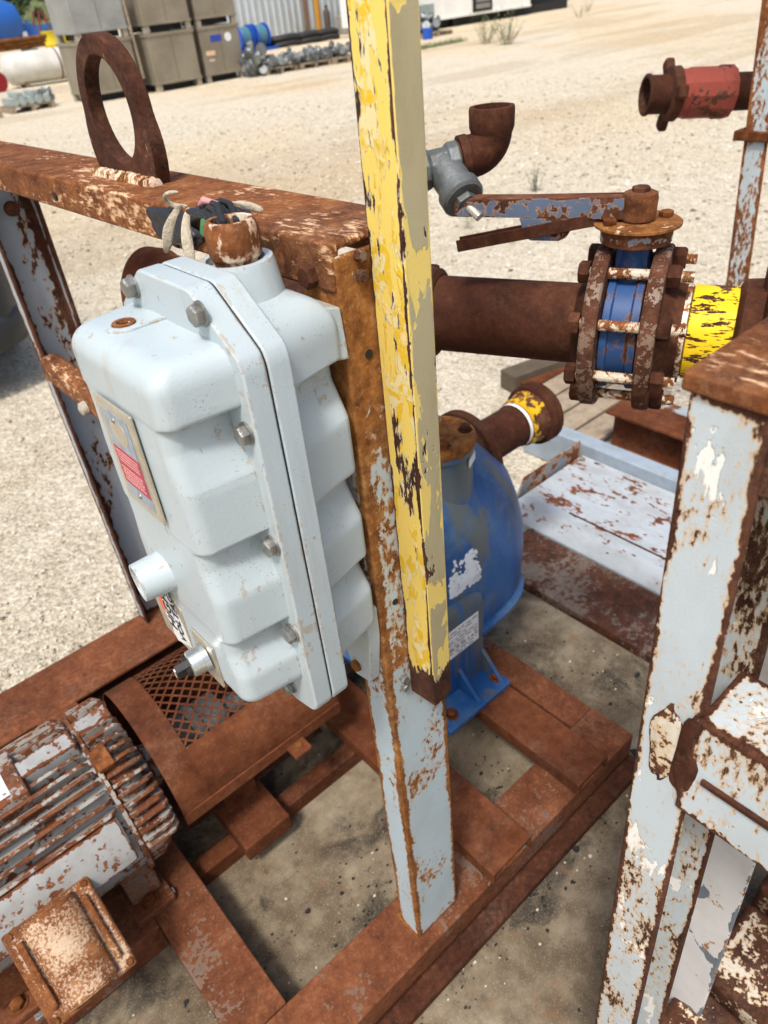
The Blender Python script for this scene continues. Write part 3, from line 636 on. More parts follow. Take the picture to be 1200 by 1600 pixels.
# ---------------------------------------------------------------- electric motor
AY, AZ = 1.092, .328
mot = thing('electric_motor', 'grey finned electric motor with flaking paint and a rusty junction box', 'motor', (-.1, AY, .121))
def ax(yy, zz, x): return (x, AY+yy, AZ+zz)
RB = .160
b = MB(); b.lathe((-.42, AY, AZ), X, [(0, RB*.9), (.01, RB), (.482, RB), (.486, RB-.01)], 64); body = b.build('stator_body', m_motor_c, mot)
for k in range(64):
    a = R_(-20+220*k/63) if False else None
fa = [R_(a) for a in list(np.arange(64, 152, 5.6)) + list(np.arange(-28, 0, 7))]  # fin angles measured from the near side (-y), over the top
def rad(a): return Vector((0, -math.cos(a), math.sin(a)))
def fin(a, x0, x1, r0, r1, th=.0075, round_=.0):
    u = rad(a); w = X.cross(u); b = MB(); o = Vector((0, AY, AZ))
    poly = [(x0, r0), (x1, r0), (x1, r1-.012), (x1-.012, r1), (x0, r1)]
    return b.prism(poly, o-w*th/2, X, u, w, th)
for a in np.arange(38, 178, 6.6):
    if 78 < a < 103: continue
    fin(R_(a), -.42, .052, RB-.004, RB+.030).build('fin', m_motor, mot, .0016)
# pads carrying the lifting boss and the nameplate
u = rad(R_(90)); w = X.cross(u)
b = MB(); b.obox(Vector((-.18, AY, AZ))+u*(RB+.012), X, w, u, .232, .022, .022); b.build('top_pad', m_motor_c, mot, .004)
b = MB(); b.obox(Vector((-.20, AY, AZ))+u*(RB+.014), X, w, u, .15, .058, .0235); npd = b.build('plate_pad', m_motor, mot, .004)
b = MB(); b.obox(Vector((-.155, AY, AZ))+u*(RB+.0382), X, w, u, .078, .045, .0006); mp = b.build('name_plate', m_whiteplate, npd)
for sx, sy in ((.07, .038), (.07, -.038)):
    b = MB(); b.lathe(Vector((-.155+sx, AY+sy, AZ+RB+.0388)), Z, [(0, .004), (.0014, .003)], 12); b.build('rivet', m_plate, mp)
b = MB()
for k in range(9):
    xx = -.225+k*.016; b.obox(Vector((xx, AY-.005+.01*random.random(), AZ+RB+.0390)), Y, X, Z, .02+.012*random.random(), .0016, .0002)
b.build('plate_print', m_greyprint, mp)
# smooth side panel towards the camera and junction box
for (a0, a1) in ((2, 36),):
    b = MB(); pts = [(math.cos(R_(a))*-1, math.sin(R_(a))) for a in np.linspace(a0, a1, 10)]
    poly = [(p[0]*(RB+.024), p[1]*(RB+.024)) for p in pts]+[(p[0]*(RB-.01), p[1]*(RB-.01)) for p in pts[::-1]]
    b.prism(poly, (-.42, AY, AZ), Y, Z, X, .466); b.build('side_panel', m_motor_c, mot, .006, 3)
jn = Vector((0, -.62, .78)).normalized(); ju = Vector((0, -.78, -.62)).normalized()
jc = Vector((-.118, .850, .326))
b = MB(); b.obox(jc-jn*.05, X, ju, jn, .066, .078, .044); jb = b.build('junction_box', m_motor_c, mot, .006)
b = MB(); b.obox(jc-jn*.002, X, ju, jn, .077, .089, .005); cv = b.build('box_cover', m_jbox, mot, .006, 3, label='orange stained junction box cover')
b = MB(); ap = [(-.047, .0)]+[(.047*math.sin(q), .004+.026*math.cos(q)) for q in np.linspace(-1.45, 1.45, 15)]+[(.047, .0)]
b.prism(ap, jc+jn*.002-ju*.080, X, jn, ju, .160); b.build('cover_dome', m_jbox, cv, .005, 3, sharp=50)
for s in (-1, 1):
    b = MB(); b.obox(jc+jn*.0075+X*.057*s, X, ju, jn, .006, .062, .005); b.build('cover_rib', m_jbox, cv, .004, 3)
for sx in (-.066, .066):
    for sy in (-.078, .078): hexbolt(jc+jn*.003+X*sx+ju*sy, jn, .0065, .004, m_rust, mot)
# drive end bell with its own fins
b = MB(); b.lathe((.064, AY, AZ), X, [(0, .166), (.03, .166), (.05, .155), (.075, .115), (.083, .05), (.11, .04)], 56); bell = b.build('end_bell', m_motor, mot)
b = MB(); b.lathe((.0562, AY, AZ), X, [(0, .176), (.008, .176)], 64); b.build('bell_rim', m_motor, mot)
for a in np.arange(4, 182, 6.6):
    if 92 < a < 112: continue
    fin(R_(a), .066, .136, .10, .186, .0075).build('bell_fin', m_motor, mot, .0016)
b = MB(); u = rad(R_(100)); w = X.cross(u); b.obox(Vector((.098, AY, AZ))+u*.168, X, w, u, .034, .022, .012); b.build('bell_pad', m_motor_c, mot, .003)
b = MB(); u = rad(R_(68)); w = X.cross(u); b.obox(Vector((.075, AY, AZ))+u*.182, X, w, u, .016, .022, .012); b.build('lifting_boss', m_rust, mot, .004)
for xx in (.026, -.246):
    for s in (-1, 1):
        b = MB(); b.box(xx-.04, xx+.045, AY+s*.127-.045, AY+s*.127+.045, .1215, .140); f_ = b.build('motor_foot', m_beam, mot, .004)
        b = MB(); b.box(xx-.03, xx+.035, min(AY+s*.09, AY+s*.135), max(AY+s*.09, AY+s*.135), .1405, .250); b.build('foot_web', m_beam, f_, .006)
        hexbolt((xx, AY+s*.134-.012*(s < 0), .1405), Z, .013, .011, m_rust, mot, washer=.018)
b = MB(); b.box(.045, .075, .932, .944, .123, .135); b.build('shim', m_steel, mot, .001)
b = MB(); b.box(-.232, -.20, .900, .912, .123, .135); b.build('shim', m_steel, mot, .001)
b = MB(); b.box(-.34, .018, .90, 1.27, .036, .1205); b.build('motor_plinth', m_beam, skid, .004)

# ---------------------------------------------------------------- coupling guard
cg = thing('coupling_guard', 'rust red coupling guard with an expanded metal window between motor and pump', 'machine guard', (.33, AY, .128))
GR, GX0, GX1, GZ = .170, .150, .545, .326
def gp(x, a, r=GR): return (x, AY+.014-math.cos(a)*r, GZ+math.sin(a)*r)
def sheet(x0, x1, a0, a1, n=18, r=GR, t=.003):
    b = MB(); A = np.linspace(a0, a1, n); vs = []
    for xx in (x0, x1):
        vs += [gp(xx, a, r) for a in A] + [gp(xx, a, r-t) for a in A]
    m = 2*n; fs = []
    for i in range(n-1):
        fs += [(i, i+1, m+i+1, m+i), (n+i+1, n+i, m+n+i, m+n+i+1), (i, n+i, n+i+1, i+1), (m+i+1, m+n+i+1, m+n+i, m+i)]
    fs += [(0, m, m+n, n), (n-1, 2*n-1, m+2*n-1, m+n-1)]
    return b.add(vs, fs)
W0, W1 = R_(42), R_(150); WX0, WX1 = GX0+.062, GX1-.062
shs = []
for (x0, x1, a0, a1) in ((GX0, WX0, R_(-3), R_(183)), (WX1, GX1, R_(-3), R_(183)), (WX0-.001, WX1+.001, R_(-3), W0), (WX0-.001, WX1+.001, W1, R_(183))):
    shs.append(sheet(x0, x1, a0, a1, 26 if a1-a0 > 2 else 12).build('guard_sheet', m_rust_red, cg, .0008))
b = MB(); nst = 27
for j in range(nst):
    aj = W0+(W1-W0)*(j+.5)/nst; da = (W1-W0)/nst*.46; pts = []
    k = 0; xx = WX0-.004
    while xx < WX1+.004:
        s = 1 if (k+j) % 2 else -1; pts.append((xx, aj+s*da)); xx += .0125; k += 1
    for (xa, aa), (xb, ab) in zip(pts, pts[1:]):
        p, q = Vector(gp(xa, aa, GR-.003)), Vector(gp(xb, ab, GR-.003)); b.bar(p, q, .0040, .0018, Vector(gp(0, aa, 1))-Vector(gp(0, aa, 0)))
b.build('expanded_mesh', m_rust_red, cg, label='expanded metal window in the guard')
b = MB(); b.box(GX0, GX1, AY+.014-GR-.0035, AY+.014-GR+.001, GZ-.035, GZ-.005); b.build('guard_skirt', m_rust_red, cg)
b = MB(); b.box(.395, .440, .898, .946, .289, .301); t_ = b.build('guard_tab', m_rust_red, cg, .004)
b = MB(); b.lathe((.417, .920, .301), Z, [(0, .011), (.005, .009), (.007, .003)], 12); b.build('tab_bolt', m_orange, t_)
b = MB(); b.box(.16, .54, 1.03, 1.25, .129, .134); b.build('light_stop_pan', m_rust_dark, cg, .001)  # added dark pan, hides the bright deck seen through the mesh
b = MB(); b.box(GX0, GX1, AY+.014+GR-.003, AY+.014+GR, .132, GZ+.004); b.build('light_stop_back', m_rust_dark, cg)  # added sheet, blocks light coming in under the far side
b = MB(); b.box(.25, .33, 1.00, 1.006, .135, .275); b.build('guard_leg', m_rust_red, cg, .002)
b = MB(); b.lathe((.145, AY, AZ), X, [(0, .028), (.06, .028), (.06, .06), (.11, .06), (.112, .068), (.135, .068), (.137, .06), (.19, .06), (.19, .03), (.62, .03)], 32)
tag(b.build('shaft_coupling', m_galv), 'steel shaft coupling behind the mesh of the rust red guard', 'coupling')

# ---------------------------------------------------------------- blue pump
pump = thing('centrifugal_pump', 'blue self-priming pump with a bolted rusty top cover and white letter mark', 'pump', (.9, AY, .16))
def ring(cx, cy, hx, hy, z, p, n=56):
    out = []
    for k in range(n):
        a = 2*math.pi*k/n; c, s = math.cos(a), math.sin(a)
        out.append((cx+hx*math.copysign(abs(c)**(2/p), c), cy+hy*math.copysign(abs(s)**(2/p), s), z))
    return out
def loft(sec, n=56):
    b = MB(); rs = [ring(*s_, n=n) for s_ in sec]; fs = []
    for i in range(len(rs)-1):
        for k in range(n): fs.append((i*n+k, i*n+(k+1) % n, (i+1)*n+(k+1) % n, (i+1)*n+k))
    fs += [tuple(range(n))[::-1], tuple(range((len(rs)-1)*n, len(rs)*n))]; return b.add([p for r in rs for p in r], fs)
sec = []
for z, hx, hy, cx, p in ((.300, .262, .222, .926, 3.2), (.34, .270, .226, .930, 3.2), (.42, .276, .228, .934, 3.1), (.50, .274, .226, .936, 3.0), (.57, .264, .216, .936, 2.8), (.63, .246, .200, .936, 2.7), (.68, .210, .175, .930, 2.6), (.72, .17, .140, .938, 2.5), (.745, .13, .105, .944, 2.4), (.758, .09, .07, .95, 2.2)):
    sec.append((cx, AY, hx, hy, z, p))
loft(sec).build('casing', m_blue, pump, sharp=60)
loft([(.926, AY, .262, .225, .285, 3.2), (.926, AY, .276, .237, .289, 3.2), (.926, AY, .278, .239, .305, 3.2), (.926, AY, .266, .227, .311, 3.2)]).build('casing_lip', m_blue, pump, sharp=60)
loft([(.842, AY, .120, .2405, .172, 9), (.842, AY, .120, .2405, .40, 9), (.842, AY, .117, .237, .43, 8), (.842, AY, .110, .226, .452, 7), (.842, AY, .10, .21, .46, 6)], 96).build('pedestal', m_blue, pump, sharp=50)
for s in (-1, 1):
    b = MB(); y0 = AY+s*.318; y1 = AY+s*.16; b.box(.735, .955, min(y0, y1), max(y0, y1), .1605, .178); ft = b.build('pump_foot', m_blue, pump, .004)
    for xx in (.748, .85, .936): 
        b = MB(); ww = .005; yy0 = AY+s*.218; yy1 = AY+s*.305
        b.prism([(yy0, .178), (yy1, .178), (yy0, .27)], (xx-ww, 0, 0), Y, Z, X, 2*ww); b.build('foot_rib', m_blue, ft, .001)
    for xx in (.765, .925): hexbolt((xx+.01, AY+s*.283, .1785), Z, .012, .011, m_rust, pump, washer=.017)
# fill cover on its neck, towards the camera side
fc = Vector((.945, .985, .0))
b = MB(); b.lathe(fc+Z*.62, Z, [(0, .085), (.05, .074), (.16, .072), (.164, .078), (.176, .078)], 40); b.build('fill_neck', m_blue, pump)
b = MB(); b.lathe(fc+Z*.7965, Z, [(0, .079), (.003, .081), (.020, .081), (.024, .078)], 40); co_ = b.build('fill_cover', m_orange, pump, label='round rust orange cover on the pump top')
for k in range(4):
    a = R_(-35+90*k); hexbolt(fc+Vector((.058*math.cos(a), .058*math.sin(a), .8205)), Z, .0125, .011, (m_rust_dark, m_steel, m_rust_dark, m_rust)[k], pump, washer=.016)
b = MB(); b.obox(fc+Vector((.034, -.0655, .765)), Vector((.9, .44, 0)), Vector((-.44, .9, 0)), Z, .020, .0012, .010); b.build('small_tag', m_whiteplate, pump)
# suction flange, pipe and yellow coupling at the far end
b = MB(); b.lathe((1.115, AY+.01, .622), X, [(-.03, .085), (.0, .100), (.018, .104), (.020, .118), (.046, .118), (.050, .112)], 44); b.build('suction_flange', m_pipe, pump)
b = MB(); b.lathe((1.165, AY+.01, .622), X, [(0, .066), (.01, .058), (.17, .0565), (.171, .0600), (.186, .0600), (.187, .0565), (.19, .0565)], 40); b.build('suction_pipe', m_pipe, pump)
b = MB(); b.lathe((1.337, AY+.01, .622), X, [(0, .061), (.010, .061)], 40); b.build('white_ring', m_whitep, pump)
b = MB(); b.lathe((1.352, AY+.01, .622), X, [(0, .058), (.006, .067), (.03, .069), (.052, .074), (.056, .072)], 44); hc = b.build('hose_coupling', m_yrust, pump, label='hose coupling with worn yellow paint over rust')
b = MB(); b.pipe((1.404, AY+.01, .622), X, [(0, .076), (.004, .084), (.016, .086), (.019, .082), (.024, .082), (.027, .086), (.040, .086), (.043, .083)], .064, .06, 44); b.build('coupling_rim', m_pipe, hc)
for k in range(8):
    a = R_(22+45*k); hexbolt((1.134, AY+.01+.093*math.cos(a), .622+.093*math.sin(a)), -X, .011, .012, m_vblue, pump)
# white mark, data plate
t = NT('white_mark'); t.bump(t.noise(300, 3, .6), .3, .001); m_mark = t.fin((.66, .72, .76), .7)
ynear = AY-.2255
def mark(z0, z1, x0, x1, n, seed):
    rs = np.random.default_rng(seed); b = MB()
    for k in range(n):
        q = rs.random(3); xx = x0+(x1-x0)*q[0]; zz = z0+(z1-z0)*q[1]
        u_ = (xx-x0)/(x1-x0); v_ = (zz-z0)/(z1-z0)
        ok = (.55 < u_ < .95) or (v_ < .5 and u_ > .08) or (u_ < .3 and v_ < .62)
        dens = 1.0 if ok else .08
        if rs.random() > dens: continue
        r = .0018+.0038*rs.random(); m_ = 7; ph = rs.random()*6
        b.prism([(xx+r*(.7+.5*rs.random())*math.cos(ph+6.283*i/m_), zz+r*(.7+.5*rs.random())*math.sin(ph+6.283*i/m_)) for i in range(m_)], (0, 0, 0), X, Z, Y, -.0007)
    return b
def surf_y(x, z):        # near face of the casing
    for a_, b_ in zip(sec, sec[1:]):
        if a_[4] <= z <= b_[4]:
            t_ = (z-a_[4])/(b_[4]-a_[4]); hx = a_[2]+(b_[2]-a_[2])*t_; hy = a_[3]+(b_[3]-a_[3])*t_; cx = a_[0]+(b_[0]-a_[0])*t_; p = a_[5]
            q = min(.999, abs((x-cx)/hx)); return AY-hy*(1-q**p)**(1/p)
    return ynear
b = mark(.475, .565, .845, .945, 620, 11)
b.v = [(p[0], p[1]+surf_y(p[0], p[2])-.0004, p[2]) for p in b.v]; b.build('white_mark', m_mark, pump, label='worn white painted letter on the pump side')
ypl = AY-.2405
b = MB(); b.box(.785, .918, ypl-.0016, ypl-.0004, .305, .395); dp = b.build('data_plate', m_whiteplate, pump, label='white printed data label on the pump side')
b = MB()
for k in range(9):
    zz = .310+k*.0093; xx = .790
    while xx < .912:
        e = min(xx+.004+.02*random.random(), .913)
        if k in (2, 5) or random.random() < .8: b.box(xx, e, ypl-.0022, ypl-.0015, zz, zz+(.0035 if k != 2 else .006))
        xx = e+.003+.006*random.random()
b.build('label_print', m_greyprint, dp)
# ---------------------------------------------------------------- header pipe with the lever valve
DV = Vector((math.cos(R_(115)), math.sin(R_(115)), 0)); M0 = Vector((.827, .689, 1.188)); DR = -DV
NV = Vector((-DV.y, DV.x, 0)); NV = NV if NV.dot(M0) < 0 else -NV
def HP(s): return M0+DV*s
hdr = thing('header_pipe', 'dark rusted header pipe with a blue lever valve clamped between two bolted flanges', 'pipe', (.9, .53, .03))
b = MB(); b.lathe(HP(.64), DR, [(0, .0575), (.525, .0575)], 40); b.build('pipe', m_pipe, hdr)
b = MB(); b.lathe(HP(.115), DR, [(0, .0573), (.236, .0573)], 40); b.build('pipe', m_pipe, hdr)
b = MB(); b.lathe(HP(.150), DR, [(0, .060), (.004, .068), (.030, .068), (.036, .060)], 40); b.build('pipe_collar', m_pipe, hdr, .001)
b = MB(); b.lathe(HP(.138), DR, [(0, .0686), (.004, .0686)], 40); b.build('seal_ring', m_stud, hdr)
for k in range(6):
    a = R_(20+60*k); hexbolt(HP(.152)+NV*(.075*math.cos(a))+Z*(.075*math.sin(a)), DR, .010, .014, m_rust_dark, hdr)
b = MB(); b.pipe(HP(.60), DV, [(-.02, .059), (0, .062), (.02, .066), (.05, .070), (.058, .078), (.09, .080), (.094, .076)], .055, .08, 40); b.build('end_coupling', m_rust_red, hdr, label='open rusted coupling on the far pipe end')
FL = [(-.002, .064), (.0, .084), (.003, .113), (.006, .115), (.021, .115), (.024, .113), (.0245, .085)]
def flange(s0, name='flange'):
    b = MB(); b.lathe(HP(s0), DR, FL, 64); return b.build(name, m_flange, hdr, .0008, sharp=30)
f1 = flange(-.117); f2 = flange(-.192)
b = MB(); b.lathe(HP(-.100), DR, [(0, .058), (.008, .066), (.017, .078)], 40); b.build('flange_hub', m_pipe, hdr)
b = MB(); b.lathe(HP(-.2165), DR, [(0, .080), (.012, .070), (.022, .064), (.026, .064), (.027, .061), (.038, .061)], 40); b.build('flange_hub', m_pipe, hdr)
b = MB(); b.lathe(HP(-.2415), DR, [(0, .0635), (.008, .0635)], 40); b.build('seal_ring', m_stud, hdr)
b = MB(); b.lathe(HP(-.250), DR, [(0, .0600), (.002, .0640), (.057, .0640), (.059, .0600)], 40); b.build('yellow_band', m_yband, hdr, label='scratched bright yellow band around the pipe')
b = MB(); b.lathe(HP(-.308), DR, [(0, .066), (.006, .074), (.05, .078), (.11, .085), (.20, .085), (.21, .07)], 40); hub = b.build('end_hub', m_rust_dark, hdr, label='dark cast hub at the near pipe end')
b = MB(); b.obox(HP(-.368)+Z*.078, DR, NV, Z, .034, .028, .016); b.obox(HP(-.368)+NV*.05+Z*.03, DR, NV, Z, .03, .03, .045); b.build('hub_pad', m_rust_dark, hub, .006, 3)
b = MB(); b.lathe(HP(-.44)-Z*.02, -Z, [(0, .055), (1.09, .055), (1.091, .10), (1.12, .10)], 24); b.build('pipe_stand', m_rust_dark, hdr)
# wafer body
b = MB(); b.lathe(HP(-.1425), DR, [(0, .070), (.0005, .086), (.010, .086), (.012, .082), (.036, .082), (.038, .086), (.0485, .086), (.049, .070)], 56); vb = b.build('valve_body', m_vblue, hdr, .001, sharp=30, label='blue wafer valve body between the flanges')
VC = HP(-.167)
b = MB(); b.obox(VC+Z*.100, DR, NV, Z, .021, .020, .022); b.lathe(VC+Z*.07, Z, [(0, .034), (.02, .026), (.040, .0235), (.053, .0235)], 28); b.build('valve_neck', m_vblue, vb, .002)
b = MB(); b.lathe(VC+Z*.1205, Z, [(0, .040), (.002, .046), (.020, .047), (.022, .044)], 40); b.build('notch_plate', rusty('notch_blue', (.20, .25, .33), .42, 20, 70, halo=.03, pal='red', edge=.1), hdr, .001)
b = MB(); b.lathe(VC+Z*.143, Z, [(0, .054), (.001, .0565), (.004, .0565), (.005, .055)], 48); dk = b.build('top_disc', rusty('disc_rust', (.62, .52, .42), .72, 18, 90, halo=.08, halo_c=(.45, .25, .12), edge=-.0, pal='orange'), hdr)
for k in range(2):
    a = R_(150+180*k); hexbolt(VC+Vector((.040*math.cos(a), .040*math.sin(a), .1485)), Z, .0095, .007, m_rust, hdr)
# lever: inverted U handle, hub block, catch plate and squeeze latch
LE = Vector((.782, .757, 1.352)); LS = VC+Z*.164; lu = (LE-LS); LL = lu.length; lu.normalize(); lw = Z.cross(lu).normalized()
b = MB(); b.lathe(VC+Z*.1485, Z, [(0, .020), (.002, .0225), (.026, .0235), (.034, .022), (.036, .018)], 12); b.build('lever_hub', m_rust, hdr, .002, label='rusted lever socket on the valve stem')
b = MB(); b.lathe(VC+Z*.1835, Z, [(0, .012), (.006, .012), (.007, .010)], 6); b.build('lever_bolt', m_rust_dark, hdr)
b = MB(); b.obox(LS+lu*(LL/2+.005)+Z*.012, lu, lw, Z, LL/2-.005, .0125, .0022); b.build('lever_top', m_lever_top, hdr, .001)
for s in (-1, 1):
    b = MB(); b.prism([(0.018, -.012), (LL, -.010), (LL, .012), (.018, .016)], LS+lw*(s*.0115), lu, Z, lw, s*.0022); lv = b.build('lever_side', m_lever, hdr, .0008)
    b = MB(); pr = [(.075, -.011), (.155, -.011), (.147, -.036), (.138, -.041), (.100, -.041), (.090, -.036)]
    b.prism(pr, LS+lw*(s*.0116), lu, Z, lw, s*.0023); b.build('catch_plate', m_lever, hdr, .001)
    for (uu, vv, rr) in ((.107, -.030, .0052), (.135, -.032, .0035)):
        b = MB(); b.lathe(LS+lu*uu+Z*vv+lw*(s*.0110), lw*s, [(0, rr), (.0034, rr)], 14); b.build('pin_hole', plain('hole_tan', (.42, .36, .26), .9) if rr > .005 and s == 1 and False else m_rust_dark, hdr)
L2 = Vector((.760, .733, 1.309))
b = MB(); b.bar(LS+lu*.045-Z*.012, L2, .018, .004, Z); b.bar(LS+lu*.045-Z*.012+lw*.009, L2+lw*.009, .003, .016, Z); b.bar(LS+lu*.045-Z*.012-lw*.009, L2-lw*.009, .003, .016, Z); b.build('squeeze_latch', m_rust_dark, hdr, .0008)
b = MB(); b.lathe(LS+lu*.125-Z*.018+lw*-.015, lw, [(0, .0035), (.03, .0035)], 10); b.build('latch_spring', m_steel, hdr)
# studs with nuts
for k in range(8):
    a = R_(22.5+45*k); o_ = NV*(.0965*math.cos(a))+Z*(.0965*math.sin(a)); p0 = HP(-.104)+o_
    L = .142+.006*random.random(); prof = []; t_ = 0
    while t_ < L: prof += [(t_, .0078), (t_+.0012, .0068)]; t_ += .0024
    b = MB(); b.lathe(p0, DR, prof, 12); stud = b.build('stud', m_stud, hdr, sharp=20)
    hexbolt(HP(-.117)+o_, DV, .0155, .015, m_rust_dark, stud, name='nut'); hexbolt(HP(-.2165)+o_, DR, .0155, .017, m_rust_dark, stud, name='nut')

# ---------------------------------------------------------------- riser with a galvanised strainer and an upturned elbow
rs_ = thing('riser_fitting', 'rusty upturned pipe elbow on a grey galvanised strainer fitting above the header', 'pipe fitting', (.753, .842, 1.24))
pTOP, pB, pL, pT, pN, pR = [Vector(p) for p in ((.870, .763, 1.446), (.869, .763, 1.405), (.838, .786, 1.404), (.806, .804, 1.395), (.777, .822, 1.394), (.753, .842, 1.39))]
hx_ = (pB-pN).normalized()
b = MB(); b.tube([HP(.19)+Z*.04, pR-Z*.03, pR-Z*.008+Vector((.004, -.003, 0)), pR+hx_*.022, pN], .0215, 20); b.build('riser_pipe', m_rust, rs_)
b = MB(); b.lathe(pN-hx_*.004, hx_, [(0, .026), (.004, .029), (.014, .029), (.018, .025), (.042, .025), (.046, .030), (.060, .030), (.062, .026)], 10); tee = b.build('strainer_body', m_galv, rs_, .002, 3)
bd = (Vector((.785, .738, 1.356))-pT).normalized()
b = MB(); b.lathe(pT, bd, [(0, .027), (.045, .026), (.050, .031), (.066, .031), (.070, .027)], 24); b.build('strainer_branch', m_galv, tee)
b = MB(); b.lathe(pT+bd*.068, bd, [(0, .017), (.012, .0165), (.013, .010)], 6); b.build('strainer_plug', m_galv, tee, .001)
b = MB(); b.lathe(pT+bd*.08, (bd+Vector((.25, 0, 0))), [(0, .0065), (.026, .0062)], 12); b.build('drain_stem', m_plate, rs_)
b = MB(); b.lathe(pL-hx_*.03, hx_, [(0, .0235), (.02, .0235)], 24); b.build('nipple', m_rust, rs_)
b = MB(); pe = [pL-hx_*.008, pL+hx_*.008]; ce = pB
for q in np.linspace(0, 1, 9)[1:]:
    a = q*math.pi/2; pe.append(pL+hx_*(.008+.028*math.sin(a))+Z*(.028*(1-math.cos(a))))
b.tube(pe, .029, 28); elb = b.build('elbow', m_rust_dark, rs_, sharp=60)
et = pe[-1]
b = MB(); b.lathe(pL-hx_*.012, hx_, [(0, .031), (.012, .031), (.014, .029)], 28); b.build('elbow_rim', m_rust_dark, elb)
b = MB(); b.pipe(et-Z*.004, Z, [(0, .029), (.008, .032), (.030, .0325), (.034, .0315)], .0255, .03, 32); b.build('elbow_mouth', m_rust_dark, elb)

# ---------------------------------------------------------------- neighbouring skid frame at the right
nb = thing('neighbour_frame', 'lifting frame of the next skid with flaking white paint over dark rust', 'steel frame', (.45, .1, .03))
def slant(poly_fn, z0, z1, dy):     # upright leaning by dy over its height
    a = poly_fn; n = len(a); b = MB()
    b.add([(p[0], p[1]+dy, z0) for p in a]+[(p[0], p[1], z1) for p in a], [tuple(range(n))[::-1], tuple(range(n, 2*n))]+[(i, (i+1) % n, n+(i+1) % n, n+i) for i in range(n)]); return b
slant(chan(.402, .507, .1915, .138), .03, 1.3965, -.040).build('post', m_white_r, nb, .003, label='near post in flaking pale paint and dark rust')
b = MB(); t = .008; sec2 = [(.398, -.014), (.398+t, -.014), (.398+t, -t), (.511-t, -t), (.511-t, -.045), (.511, -.045), (.511, 0), (.398, 0)]
b.prism(sec2, (0, .196, 1.411), X, Z, -Y, 1.3); b.build('top_rail', m_rail, nb, .0065, 4)
b = MB(); b.box(.4035, .4095, -1.1, .1375, 1.340, 1.3965); b.build('rail_side', m_white_r, nb, .002)
slant([(.61, .112), (.618, .112), (.618, .216), (.71, .216), (.71, .224), (.61, .224)], .03, 1.366, -.035).build('inner_upright', m_white_p, nb, .003, label='inner upright in peeling off-white paint')
b = MB(); b.prism([(.397, 1.005), (.405, 1.005), (.405, 1.118), (.47, 1.118), (.47, 1.127), (.397, 1.127)], (0, .135, 0), X, Z, -Y, .55); cm = b.build('cross_rail', m_white_r, nb, .003)
b = MB(); b.prism([(.393, 1.060), (.3975, 1.060), (.3975, 1.066), (.393, 1.066)], (0, .118, 0), X, Z, -Y, .5); b.build('rust_seam', m_rust_dark, cm, .001)
b = blob((.402, .133, 1.07), (.006, .014, .058), 9, amp=.2); b.build('weld_lump', m_rust_dark, nb, sharp=180)
b = blob((.4015, .156, 1.07), (.0022, .015, .045), 12, amp=.22); b.build('rust_scab', m_low, nb, sharp=180)
for x0, x1, y1, z1, lab in ((.672, .845, .118, .205, 'rusty white painted block beside the near upright'), (.40, .658, .128, .20, 'low rusty white block at the bottom edge'), (.86, .99, .115, .235, 'raised rusty white block behind the others')):
    b = MB(); b.box(x0, x1, -.55, y1, .0305, z1); o = b.build('skid_block', m_low, nb, .014, 3, label=lab)

# ---------------------------------------------------------------- white based skid behind, its post and red union pipe
wb_ = thing('white_skid', 'low white painted skid base with rust spots and a thin upright post', 'steel skid', (1.85, .6, .0))
b = MB(); b.add([(1.605, -1.2, .052), (1.605, 1.335, .052), (1.655, 1.335, .100), (1.655, -1.2, .100), (2.03, 1.335, .104), (2.03, -1.2, .104), (2.03, 1.335, .001), (2.03, -1.2, .001), (1.605, -1.2, .001), (1.605, 1.335, .001)],
               [(0, 1, 2, 3), (3, 2, 4, 5), (5, 4, 6, 7), (8, 9, 1, 0), (1, 9, 6, 4, 2), (8, 0, 3, 5, 7)]); b.build('base_plate', m_white_b, wb_, .004)
b = MB(); b.box(1.70, 1.705, .75, 1.15, .1, .104); b.build('scribe_line', m_rust_dark, wb_)
b = MB(); b.box(2.032, 2.10, -1.2, 1.62, .002, .150); b.build('kerb', plain('kerb_grey', (.30, .36, .42), .6, 0, .5, 8), wb_, .006)
b = MB(); b.add([(1.62, 1.345, .01), (2.03, 1.345, .01), (2.03, 1.352, .01), (1.62, 1.352, .01), (1.70, 1.345, .16), (2.03, 1.345, .16), (2.03, 1.352, .16), (1.70, 1.352, .16)], [(0, 3, 2, 1), (4, 5, 6, 7), (0, 1, 5, 4), (1, 2, 6, 5), (2, 3, 7, 6), (3, 0, 4, 7)])
b.build('end_gusset', rusty('gusset', (.20, .23, .26), .52, 7, 40, pal='red'), wb_, .002)
b = MB(); n0, n1 = Vector((2.02, .86, .10)), Vector((2.02, .995, 2.05))
def lbar(p, q, dirs, th=.006):
    b = MB(); p = Vector(p); q = Vector(q); k = len(dirs); d = q-p
    b.add([p+Vector((u, v, 0)) for u, v in dirs]+[q+Vector((u, v, 0)) for u, v in dirs], [tuple(range(k))[::-1], tuple(range(k, 2*k))]+[(i, (i+1) % k, k+(i+1) % k, k+i) for i in range(k)]); return b
lbar(n0, n1, [(0, 0), (0, -.06), (.006, -.06), (.006, -.006), (.06, -.006), (.06, 0)]).build('post', m_post2, wb_, .002, label='thin far post in chipped blue paint')
b = MB(); b.box(2.008, 2.09, .80, .962, 1.213, 1.236); b.build('post_bracket', m_rust, wb_, .003)
ru = thing('red_union_pipe', 'dull red painted hammer union on a short pipe, held at the thin far post', 'pipe fitting', (2.15, 1.15, 1.25))
q0, q1 = Vector((2.045, 1.249, 1.302)), Vector((2.272, 1.057, 1.286)); ud = (q1-q0).normalized(); UL = (q1-q0).length
